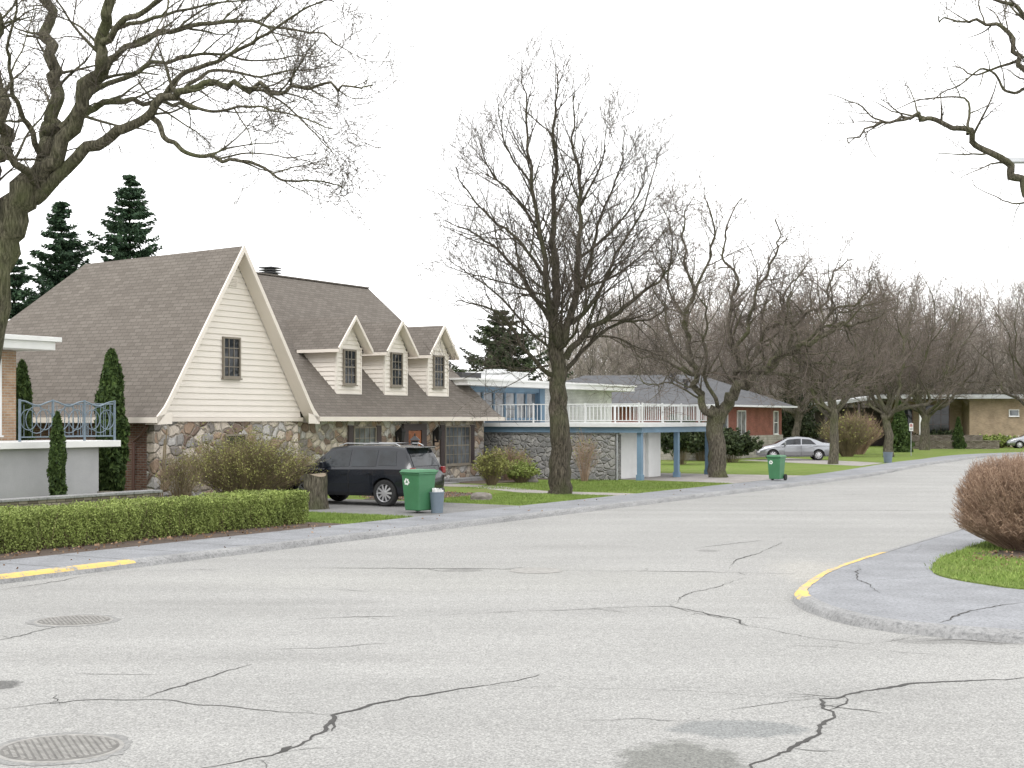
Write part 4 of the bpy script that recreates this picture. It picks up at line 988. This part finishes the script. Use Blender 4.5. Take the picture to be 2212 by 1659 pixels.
x,y=S(6.3,9.3); boulder(x,y,.22,.18,.2,2,'pale rounded stone beside planter wall'); x,y=S(6.9,9.1); boulder(x,y,.16,.14,.14,3,'pale rounded stone beside planter wall')
x,y=G(1120,1048); boulder(x+.5,y,.4,.3,.2,4,'grey garden stone near shrubs')
# ------------------------------------------------------------------ HOUSE 2
h2=thing('flat_roofed_house','white and blue flat roofed house with railed deck over carport','house',S(30,8),A,(30,8,0))
mb=MB(); mb.box(30,30.3,7.6,16,0,2.05); mb.box(30.3,30.6,7.6,7.9,0,2.05); part(h2,'wall',mb,[M['grey_stone']],label='grey stone garage side wall')
mb=MB(); mb.box(29.96,30.34,7.55,16,2.05,2.12); part(h2,'wall_cap',mb,[M['kerb']])
mb=MB(); mb.box(33.3,33.6,7.6,14,0,2.2); mb.box(30.6,33.3,7.7,7.9,1.98,2.2); mb.box(33.3,34.6,7.55,7.6,0,2.2); part(h2,'wall',mb,[M['white']],label='white garage wall')
mb=MB(); mb.box(30.6,33.3,7.72,7.76,0.1,1.98)
for k in range(4): mb.box(30.62,33.28,7.70,7.72,.14+k*.46,.54+k*.46)
part(h2,'garage_door',mb,[M['white']])
mb=MB(); mb.box(29.9,37.9,6.3,14.2,2.12,2.36); part(h2,'beam',mb,[M['blue']],label='blue beam under deck')
mb=MB(); mb.box(29.75,38.1,6.15,14.2,2.362,2.53); dk=part(h2,'deck',mb,[M['railwhite']])
for s,t in ((30.15,6.5),(34,6.5),(37.6,6.5),(37.6,9.5)):
    mb=MB(); mb.box(s-.10,s+.10,t-.10,t+.10,0,2.12); mb.box(s-.13,s+.13,t-.13,t+.13,.1,.35); part(h2,'post',mb,[M['blue']])
mb=MB()
def rail(mb,a,b,z0=2.53,h=.82):
    a=Vector((*a,0));b=Vector((*b,0)); l=(b-a).length; u=(b-a)/l; nn=Vector((-u.y,u.x,0))
    mb.obox(a,u,nn,(0,l),(-.022,.022),(z0+h-.04,z0+h)); mb.obox(a,u,nn,(0,l),(-.015,.015),(z0+.08,z0+.11))
    k=int(l/.19)
    for i in range(k): mb.obox(a,u,nn,(i*l/k-.011,i*l/k+.011),(-.011,.011),(z0+.11,z0+h-.04))
    k=max(1,int(l/1.9))
    for i in range(k+1): mb.obox(a,u,nn,(i*l/k-.03,i*l/k+.03),(-.03,.03),(z0,z0+h+.03))
rail(mb,(29.85,6.25),(38.0,6.25)); rail(mb,(29.85,6.4),(29.85,14)); rail(mb,(38.0,6.4),(38.0,14))
part(h2,'railing',mb,[M['railwhite']],dk)
mb=MB(); mb.box(35.9,43.2,14.2,21,0,4.15); part(h2,'wall',mb,[M['brick_white']],label='white painted brick upper wall')
mb=MB(); mb.box(29,35.9,14.6,21,0,4.15); mb.box(28.9,29.4,14.2,14.6,2.5,4.15); mb.box(35.4,35.9,14.2,14.6,2.5,4.15); mb.box(29.4,35.4,14.25,14.6,3.95,4.15)
part(h2,'wall',mb,[M['blue']],label='blue panelled upper wall')
for i in range(6):
    window(h2,(29.5+i*.99,14.45,2.75),US,NS,.86,1.15,1,1,'blue','glass2',None,.05)
mb=MB(); mb.box(27.2,43.9,13.2,21.6,4.15,4.38); mb.box(27.1,44.0,13.1,21.7,4.38,4.46); rf=part(h2,'roof',mb,[M['white']],label='flat white roof')
mb=MB(); mb.box(36.6,39.2,17,19,4.46,5.0); mb.box(36.5,39.3,16.9,19.1,5.0,5.07); mb.cyl((37.6,18,5.07),(37.6,18,5.2),.6,20); part(h2,'roof_vent',mb,[M['railwhite']],rf)
mb=MB(); mb.box(33.6,35.4,17.5,18.6,4.46,4.95); part(h2,'chimney',mb,[M['black']],rf)
mb=MB(); mb.cyl((30.05,7.52,.1),(30.05,7.52,2.1),.04,8); part(h2,'downspout',mb,[M['steel']])
# ------------------------------------------------------------------ HOUSE 3
h3=thing('red_brick_house','red brick bungalow with grey hip roof','house',S(65,15),A,(65,15,0))
mb=MB(); mb.box(58.5,72,15,30,1.6,3.5); part(h3,'wall',mb,[M['brick_red']])
mb=MB(); mb.box(58.42,72.08,14.92,30,0,1.6); part(h3,'base',mb,[M['palestone']],label='pale stone base course')
mb=MB(); e=[(57.7,14.2,3.58),(72.8,14.2,3.58),(72.8,31,3.58),(57.7,31,3.58)]; ra=(66.5,19,5.75); rb=(65,27,5.75)
mb.poly([e[0],e[1],ra]); mb.poly([e[1],e[2],rb,ra]); mb.poly([e[2],e[3],rb]); mb.poly([e[3],e[0],ra,rb])
r3=part(h3,'roof',mb,[M['shingleg']])
mb=MB(); mb.box(57.65,72.85,14.12,14.2,3.48,3.6); mb.box(57.65,57.72,14.2,31,3.48,3.6); mb.box(72.8,72.87,14.2,31,3.48,3.6); mb.poly([(57.7,14.2,3.49),(72.8,14.2,3.49),(72.8,31,3.49),(57.7,31,3.49)]); part(h3,'fascia',mb,[M['railwhite']])
for i,(a,b,c_) in enumerate(((62,18.0,4.9),(64.5,20,5.4),(68.5,20,5.2))):
    mb=MB(); mb.cyl((a,b,4.3),(a,b,c_+.2),.13,10); mb.cyl((a,b,c_+.2),(a,b,c_+.4),.22,10); part(h3,'roof_vent',mb,[M['black']],r3)
window(h3,(60.0,15,1.7),US,NS,1.6,1.5,2,1,'white','glass2'); window(h3,(63.4,15,1.7),US,NS,1.4,1.5,2,1,'white','glass2'); window(h3,(70.3,15,1.7),US,NS,.8,1.5,1,2,'white','glass2')
# ------------------------------------------------------------------ HOUSE 4 low tan brick
h4=thing('tan_brick_house','low tan brick house with flat overhanging roof and dark windows','house',(42,133),R(-3))
mb=MB(); mb.box(0,20,-1.5,9,0,4.55); part(h4,'wall',mb,[M['brick_tan']])
mb=MB(); mb.box(-6.2,0,1.2,9,0,4.5); part(h4,'wall',mb,[M['brick_tan']],label='recessed tan brick wall')
mb=MB(); mb.box(-8,21,-2.6,10,4.55,4.92); r4=part(h4,'roof',mb,[M['fasciag']])
mb=MB(); mb.box(-7.8,20.8,-2.4,9.8,4.92,5.0); mb.box(10,11,3,4,5.0,5.7); part(h4,'roof_deck',mb,[M['black']],r4)
mb=MB(); mb.poly([(-13.5,-1,4.1),(-8,-1,4.9),(-8,8,4.9),(-13.5,8,4.1)]); mb.poly([(-13.5,-1,4.1),(-8,-1,4.9),(-8,-1,4.6),(-13.5,-1,3.8)]); mb.poly([(-13.5,-1,3.8),(-8,-1,4.6),(-8,8,4.6),(-13.5,8,3.8)]); part(h4,'carport_roof',mb,[M['fasciag']],r4)
mb=MB(); mb.box(-13,-6.2,5,8,0,3.8); part(h4,'wall',mb,[M['brownpaint']],label='dark carport back wall')
for k in (-13,-10): mb=MB(); mb.box(k,k+.2,-.9,-.7,0,4.1); part(h4,'post',mb,[M['brownpaint']])
window(h4,(-3.4,1.2,1.3),US,NS,2.2,2.7,3,3,'brown_metal','glass',None,.09)
window(h4,(-5.6,1.2,1.3),US,NS,1.0,2.7,1,3,'brown_metal','glass',None,.09)
window(h4,(3.6,-1.5,3.0),US,NS,.8,.5,1,1,'white','glass2'); window(h4,(2.6,-1.5,.35),US,NS,1.0,.75,2,1,'white','glass'); window(h4,(4.4,-1.5,.35),US,NS,1.0,.75,2,1,'white','glass')
mb=MB(); mb.box(-4.6,-4.35,-1.9,-1.65,0,4.5); part(h4,'post',mb,[M['white']])
rw=thing('retaining_wall','low dark stone retaining wall on far lawn','retaining wall',(35,124),R(-3))
mb=MB(); mb.box(-1.5,7,0,.4,0,.75); mb.box(-1.6,7.1,-.05,.45,.75,.85); mb.box(-.5,6,1.5,1.9,.8,1.3); o=finish('wall',mb,[M['wall_stone']]); o.parent=rw
# ------------------------------------------------------------------ vehicles
def wheel(th,x,y,rad,w,side,rimmat='alloy',spokes=10):
    mb=MB(); pr=[(rad*.66,-w/2),(rad*.9,-w/2),(rad*.98,-w/2+.03),(rad,-w/4),(rad,w/4),(rad*.98,w/2-.03),(rad*.9,w/2),(rad*.66,w/2)]
    mb.lathe(pr,(x,y,rad),28,0,'y'); wl=part(th,'wheel',mb,[M['rubber']],smooth=True,sharp=35)
    mb=MB(); yo=y+side*(w/2-.015)
    mb.lathe([(rad*.6,-.03*side),(rad*.64,0),(rad*.72,.008*side)],(x,yo,rad),28,0,'y'); mb.lathe([(.001,.01*side),(rad*.14,.01*side),(rad*.16,-.02*side)],(x,yo,rad),14,0,'y')
    for k in range(spokes):
        t=6.283*k/spokes; c,s_=math.cos(t),math.sin(t); px,pz=-s_,c; a=.026
        r0,r1=rad*.12,rad*.64
        mb.poly([(x+c*r0+px*a,yo+.004*side,rad+s_*r0+pz*a),(x+c*r1+px*a*1.2,yo-.01*side,rad+s_*r1+pz*a*1.2),(x+c*r1-px*a*1.2,yo-.01*side,rad+s_*r1-pz*a*1.2),(x+c*r0-px*a,yo+.004*side,rad+s_*r0-pz*a)])
    part(th,'rim',mb,[M[rimmat]],wl)
    mb=MB(); mb.lathe([(.001,-.06*side),(rad*.66,-.06*side)],(x,y+side*w/2,rad),20,0,'y'); part(th,'brake_disc',mb,[M['black']],wl)
def car(name,label,cat,loc,rot,st,axles,rad,half,paint,sidewin,wind,rear,doors,suv):
    th=thing(name,label,cat,(loc[0],loc[1],.12),rot,(axles[0]+(axles[1]-axles[0])*.5,0,0))
    def sec(x):
        for i in range(len(st)-1):
            if x<=st[i+1][0]:
                a,b=st[i],st[i+1]; q=(x-a[0])/(b[0]-a[0]); q=max(0,min(1,q)); return [a[k]+(b[k]-a[k])*q for k in range(6)]
        return list(st[-1])
    def half_sec(x):
        _,zs,zb,zr,wb,wr=sec(x)
        return [(0,zs),(wb*.88,zs),(wb*.965,zs+.1),(wb,zs+(zb-zs)*.45),(wb*.995,zs+(zb-zs)*.75),(wb*.975,zb-.04),(wb*.945,zb),(wr,zr-.065),(wr-.05,zr-.018),(wr*.6,zr-.003),(0,zr)]
    xs=[]; 
    for i in range(len(st)-1):
        a,b=st[i][0],st[i+1][0]; n=max(1,int((b-a)/.12)); xs+=[a+(b-a)*k/n for k in range(n)]
    xs.append(st[-1][0]); mb=MB(); rows=[]
    for x in xs:
        h=half_sec(x); full=h+[(-y,z) for y,z in reversed(h[1:-1])]; rows.append(len(mb.v)); mb.v+=[(x,y,z) for y,z in full]
    m=len(full)
    for a,b in zip(rows,rows[1:]):
        for k in range(m): mb.f.append((a+k,b+k,b+(k+1)%m,a+(k+1)%m)); mb.m.append(0)
    mb.f.append(tuple(rows[0]+k for k in range(m))); mb.m.append(0); mb.f.append(tuple(rows[-1]+k for k in reversed(range(m)))); mb.m.append(0)
    body=finish('body',mb,[M[paint],M['black']],smooth=True,off=ORG[th.name])
    bm=bmesh.new(); bm.from_mesh(body.data); bmesh.ops.recalc_face_normals(bm,faces=bm.faces); bm.to_mesh(body.data); bm.free()
    cut=MB()
    for ax in axles:
        for sd in (-1,1): cut.cyl((ax,sd*(half-.42),rad),(ax,sd*(half+.3),rad),rad+.055,28)
    cu=finish('cutter',cut,[M['black']],off=ORG[th.name])
    bm=bmesh.new(); bm.from_mesh(cu.data); bmesh.ops.recalc_face_normals(bm,faces=bm.faces); bm.to_mesh(cu.data); bm.free()
    md=body.modifiers.new('c','BOOLEAN'); md.object=cu; md.operation='DIFFERENCE'; md.solver='EXACT'
    dg=bpy.context.evaluated_depsgraph_get(); me=bpy.data.meshes.new_from_object(body.evaluated_get(dg)); body.modifiers.clear(); body.data=me
    me.set_sharp_from_angle(angle=R(28)); bpy.data.objects.remove(cu); body.parent=th
    def sp(x,f,i=6,sd=1,off=.008):
        h=half_sec(x); a,b=h[i],h[i+1]; return (x,sd*(a[0]+(b[0]-a[0])*f+off),a[1]+(b[1]-a[1])*f)
    for sd in (-1,1):
        for (x0,x1,f0,f1,xb0,xb1) in sidewin:
            mb=MB(); n=8
            for k in range(n):
                qa,qb=k/n,(k+1)/n
                mb.poly([sp(x0+(x1-x0)*qa,f0,6,sd),sp(x0+(x1-x0)*qb,f0,6,sd),sp(xb0+(xb1-xb0)*qb,f1,6,sd),sp(xb0+(xb1-xb0)*qa,f1,6,sd)])
            part(th,'side_window',mb,[M['cglass']])
        for (x0,x1) in doors:
            mb=MB(); n=6
            def dpt(x,i,off=.007):
                h=half_sec(x); return (x,sd*(h[i][0]+off),h[i][1])
            for k in range(n):
                a=x0+(x1-x0)*k/n; b=x0+(x1-x0)*(k+1)/n
                for i in (2,3,4): mb.poly([dpt(a,i),dpt(b,i),dpt(b,i+1),dpt(a,i+1)])
            for xx in (x0,x1):
                mb.poly([dpt(xx,2),dpt(xx,3),dpt(xx,4),dpt(xx,5),dpt(xx,5,-.02),dpt(xx,2,-.02)])
            d=part(th,'door',mb,[M[paint]],smooth=False); h=half_sec(x0+.15); z=h[4][1]+.02; mb=MB(); mb.obox((x0+.06,sd*(h[4][0]+.006),z),US,Vector((0,sd,0)),(0,.2),(0,.03),(0,.03)); part(th,'handle',mb,[M[paint]],d)
            mb=MB(); 
            for xx in (x0-.012,x1+.002):
                pts=[dpt(xx,i,.0075) for i in (2,3,4,5)]; pt2=[dpt(xx+.012,i,.0075) for i in (5,4,3,2)]; mb.poly(pts+pt2)
            part(th,'seam',mb,[M['black']],d)
        h=half_sec(axles[1]-.65); mb=MB(); mb.taper(axles[1]-.72,sd*(h[6][0]+.13),h[6][1]+.0,h[6][1]+.2,.14,.2,.12,.22); part(th,'mirror',mb,[M[paint]],bevel=.03)
    for (x0,x1,nm) in ((*wind,'windscreen'),(*rear,'rear_window')):
        mb=MB(); n=6
        for k in range(n):
            a=x0+(x1-x0)*k/n; b=x0+(x1-x0)*(k+1)/n; A1,B1=half_sec(a),half_sec(b)
            nx=.012*(-1 if nm=='rear_window' else 1)
            for (i,j) in ((8,9),(9,10)):
                for sd in (-1,1): mb.poly([(a+nx,sd*A1[i][0]*.93,A1[i][1]+.01),(b+nx,sd*B1[i][0]*.93,B1[i][1]+.01),(b+nx,sd*B1[j][0]*.93,B1[j][1]+.01),(a+nx,sd*A1[j][0]*.93,A1[j][1]+.01)])
        part(th,nm,mb,[M['cglass']],smooth=True)
    for ax in axles:
        for sd in (-1,1): wheel(th,ax,sd*(half-.135),rad,.24,sd,'alloy',10 if suv else 9)
    for sd in (-1,1):
        mb=MB(); 
        if suv: mb.obox((-.008,sd*.78,.95),US,Vector((0,sd,0)),(0,.12),(0,.185),(0,.2))
        else: mb.obox((-.012,sd*.5,.72),US,Vector((0,sd,0)),(0,.3),(0,.385),(0,.19))
        part(th,'tail_light',mb,[M['red']],bevel=.02)
        mb=MB(); z=st[-2][2]-.2; mb.obox((st[-2][0]-.22,sd*(st[-2][4]-.38),z),US,Vector((0,sd,0)),(0,.34),(0,.385),(0,.15)); part(th,'headlight',mb,[M['lens']],bevel=.02)
    mb=MB(); z=.78 if suv else .55; mb.box(-.022,-.004,-.26,.26,z,z+.15); part(th,'licence_plate',mb,[M['white']])
    mb=MB(); mb.box(-.03,.25,-half+.12,half-.12,.36 if suv else .28,.5 if suv else .4); part(th,'bumper',mb,[M['black'] if suv else M[paint]],bevel=.03)
    if suv:
        for sd in (-1,1):
            mb=MB(); mb.tube([Vector((.6,sd*.66,1.77)),Vector((.75,sd*.66,1.84)),Vector((2.5,sd*.67,1.85)),Vector((2.75,sd*.67,1.77))],[.018]*4,6); part(th,'roof_rail',mb,[M['steel']])
        for xx in (1.0,2.2): mb=MB(); mb.cyl((xx,-.66,1.85),(xx,.66,1.85),.014,6); part(th,'roof_bar',mb,[M['black']])
        mb=MB(); mb.box(.16,.48,-.64,.64,1.715,1.75); part(th,'spoiler',mb,[M[paint]],bevel=.015)
        mb=MB(); mb.obox((3.80,half-.025,.72),US,Vector((0,1,0)),(0,.18),(0,.012),(0,.16)); part(th,'side_vent',mb,[M['steel']])
        mb=MB(); mb.obox((-.012,-.45,.97),US,Vector((0,1,0)),(0,.01),(0,.9),(0,.05)); part(th,'tailgate_strip',mb,[M['black']])
    return th
SUV=[(0,.46,.92,.98,.88,.82),(.06,.36,1.08,1.13,.96,.87),(.24,.32,1.13,1.5,.98,.80),(.38,.31,1.14,1.74,.985,.75),(.9,.3,1.14,1.80,.99,.755),(2.2,.3,1.12,1.80,.99,.76),(2.85,.3,1.11,1.74,.985,.74),(3.55,.3,1.08,1.19,.98,.85),(4.35,.32,1.04,1.11,.965,.82),(4.68,.36,.94,1.0,.91,.76),(4.8,.42,.76,.82,.82,.68)]
f54=R(90+63)
ax=(.98,3.80)
hx,hy=math.cos(f54),math.sin(f54)
x,y=G(834,1103)
cx=x-(-hy)*.86+hx*1.41; cy=y-(hx)*.86+hy*1.41
car('parked_car','black luxury sport utility vehicle parked in the driveway','car',(cx,cy),f54,[(a*1.04,)+tuple(q) for a,*q in SUV],ax,.40,.99,'paintK',
 [(.60,1.22,.12,.86,.66,1.20),(1.30,2.16,.08,.88,1.28,2.14),(2.24,3.48,.08,.88,2.22,3.05)],(3.07,3.62),(.09,.37),[(1.36,2.2),(2.24,3.26)],True)
SED=[(0,.38,.72,.80,.76,.66),(.08,.3,.88,1.0,.86,.74),(.25,.26,.93,1.07,.895,.74),(.75,.24,.95,1.11,.91,.70),(1.15,.24,.955,1.28,.915,.63),(1.6,.23,.95,1.425,.915,.60),(2.3,.22,.94,1.485,.915,.61),(2.9,.22,.93,1.42,.915,.60),(3.7,.22,.90,1.02,.91,.74),(4.3,.24,.80,.90,.885,.72),(4.7,.27,.66,.74,.82,.62),(4.87,.33,.52,.6,.72,.52)]
sed=car('parked_car','silver sedan parked in driveway of the red brick house','car',(17.75,90.3),R(176),SED,(1.05,3.85),.33,.915,'paintS',
 [(1.18,2.08,.12,.86,1.5,2.05),(2.14,3.42,.10,.86,2.12,2.95)],(2.95,3.62),(.8,1.55),[(1.35,2.1),(2.14,3.15)],False)
c2=copy_tree(sed,(46.2,127,.1),R(172),1.0,'pale sedan parked near the tan brick house')
# ------------------------------------------------------------------ bins
def wheelie(loc,rot,label,mat,logo,sc_=1,name='wheeled_bin'):
    th=thing(name,label,'waste bin',(loc[0],loc[1],.13),rot,scale=sc_)
    mb=MB(); mb.taper(0,0,.06,.98,.46,.5,.58,.64); mb.box(-.31,.31,-.34,.34,.93,.99); part(th,'body',mb,[M[mat]],bevel=.025)
    mb=MB(); mb.taper(0,-.01,.992,1.06,.64,.72,.56,.6); mb.box(-.28,.28,.3,.42,1.0,1.03); mb.cyl((-.25,.42,1.0),(.25,.42,1.0),.018,8); part(th,'lid',mb,[M[mat]],bevel=.02)
    for sd in (-1,1):
        mb=MB(); mb.cyl((sd*.25,.29,.13),(sd*.32,.29,.13),.13,18); part(th,'wheel',mb,[M['rubber']])
    if logo:
        mb=MB()
        z0=.76; y=lambda z:-(.25+.07*(z-.06)/.92)-.004
        def p(u,v): 
            z=z0+v; return (u-.12,y(z),z)
        for k in range(3):
            a=R(90+120*k); b=R(90+120*(k+1)); r_=.10
            A_=Vector((math.cos(a)*r_,math.sin(a)*r_)); B_=Vector((math.cos(b)*r_,math.sin(b)*r_)); d=(B_-A_).normalized(); n_=Vector((-d.y,d.x))*-1
            s0=A_+(B_-A_)*.12; s1=A_+(B_-A_)*.58; w=.020
            mb.poly([p(*(s0+n_*w)),p(*(s1+n_*w)),p(*(s1-n_*w)),p(*(s0-n_*w))])
            tip=A_+(B_-A_)*.86; mb.poly([p(*(s1+n_*w*2.1)),p(*tip),p(*(s1-n_*w*2.1))])
        part(th,'recycling_logo',mb,[M['binlogo']])
    return th
x,y=G(903,1119); wheelie((x,y+.3),R(-38),'green wheeled recycling bin with white arrows logo at driveway','binG',True,1.12)
x,y=G(1680,1045); wheelie((x,y+.3),R(-32),'green wheeled recycling bin standing by the kerb','binG',True,1.0)
def pail(loc,h,r_,mat,label):
    th=thing('waste_bin',label,'waste bin',(loc[0],loc[1],.12)); mb=MB(); mb.lathe([(.001,0),(r_*.8,0),(r_,h),(r_*1.06,h),(r_*1.06,h+.03),(r_*.93,h+.03),(r_*.75,.05),(.001,.05)],(0,0,0),24); o=finish('body',mb,[M[mat]],smooth=True); o.parent=th; o.data.set_sharp_from_angle(angle=R(30)); return th
x,y=G(943,1119); th=pail((x,y+.25),.55,.2,'binB','small blue-grey pail filled with papers beside bin')
mb=MB(); r=random.Random(2)
for k in range(7): mb.obox((r.uniform(-.1,.1),r.uniform(-.1,.1),.4),Vector((math.cos(k),math.sin(k),0)),Vector((-math.sin(k),math.cos(k),.3)),(-.08,.08),(-.01,.01),(0,.22+r.uniform(0,.08)))
o=finish('paper',mb,[M['white']]); o.parent=th
x,y=G(1918,1004); pail((x,y),.6,.28,'binB','blue pail on the far lawn edge')
x,y=S(35.0,8.6); wheelie((x,y),R(-30),'dark grey waste bin under the carport','binK',False,.75); x,y=S(35.8,8.7); wheelie((x,y),R(-25),'dark grey waste bin under the carport','binK',False,.8)
# ------------------------------------------------------------------ sign and street lamp
x,y=G(1968,988); sg=thing('no_parking_sign','white no parking sign with red circle on post','sign',(x,y,.1),R(-5))
mb=MB(); mb.cyl((0,0,0),(0,0,2.35),.03,8); part(sg,'post',mb,[M['steel']])
mb=MB(); mb.box(-.14,.14,-.06,-.04,1.75,2.3); part(sg,'panel',mb,[M['white']])
mb=MB(); mb.ring((0,-.065,2.14),(1,0,0),(0,0,1),.085,.014,0,24); mb.tube([Vector((-.06,-.066,2.2)),Vector((.06,-.066,2.08))],[.011,.011],5); part(sg,'symbol',mb,[M['signred']])
mb=MB(); mb.box(-.035,-.015,-.064,-.061,2.08,2.2); mb.box(-.015,.035,-.064,-.061,2.175,2.2); mb.box(-.015,.035,-.064,-.061,2.13,2.15); mb.box(.018,.035,-.064,-.061,2.15,2.175)
for k in range(2): mb.box(-.09,.09,-.064,-.061,1.84+k*.07,1.865+k*.07)
part(sg,'lettering',mb,[M['black']])
Yl=45; sl=thing('street_lamp','grey street lamp with long arm over the road','street lamp',((2330-1106)/FPX*Yl,Yl,.1))
mb=MB(); mb.cyl((0,0,0),(0,0,10.6),.11,12,0,.06); part(sl,'pole',mb,[M['steel']],smooth=True)
mb=MB(); mb.tube([Vector((0,0,10.3)),Vector((-.5,0,10.68)),Vector((-1.7,0,10.72))],[.04]*3,8); part(sl,'arm',mb,[M['steel']])
mb=MB(); mb.taper(-2.05,0,10.62,10.8,.85,.3,.6,.16); part(sl,'lamp_head',mb,[M['steel']],bevel=.04)
# ------------------------------------------------------------------ world, sun, camera
w=bpy.data.worlds.new('World'); scene.world=w; w.use_nodes=True; n=w.node_tree; bg=n.nodes['Background']
sky=node(n,'ShaderNodeTexSky',sky_type='NISHITA'); sky.sun_disc=False; sky.sun_elevation=R(52); sky.sun_rotation=R(205); sky.dust_density=4
hs=node(n,'ShaderNodeHueSaturation'); hs.inputs['Saturation'].default_value=.25; L(n,sky.outputs[0],hs.inputs['Color'])
c=mixc(n,.82,hs.outputs[0],(20.2,20.2,20.3)); L(n,c,bg.inputs['Color']); bg.inputs['Strength'].default_value=.118
sd=bpy.data.lights.new('sun','SUN'); sd.energy=1.2; sd.angle=R(18); sd.color=(1,.98,.95); so=bpy.data.objects.new('sun',sd); scene.collection.objects.link(so)
el,az=R(52),R(205)
dv=Vector((math.sin(az)*math.cos(el),math.cos(az)*math.cos(el),math.sin(el))); so.rotation_euler=dv.to_track_quat('Z','Y').to_euler()
cam=bpy.data.cameras.new('camera'); co=bpy.data.objects.new('camera',cam); scene.collection.objects.link(co); scene.camera=co
co.location=(0,0,CAMH); co.rotation_euler=(R(90),0,0); cam.sensor_width=36; cam.lens=FPX/2212*36; cam.shift_y=75.5/2212; cam.clip_end=3000; cam.clip_start=.1
scene.view_settings.view_transform='Standard'; scene.view_settings.look='None'; scene.view_settings.exposure=0
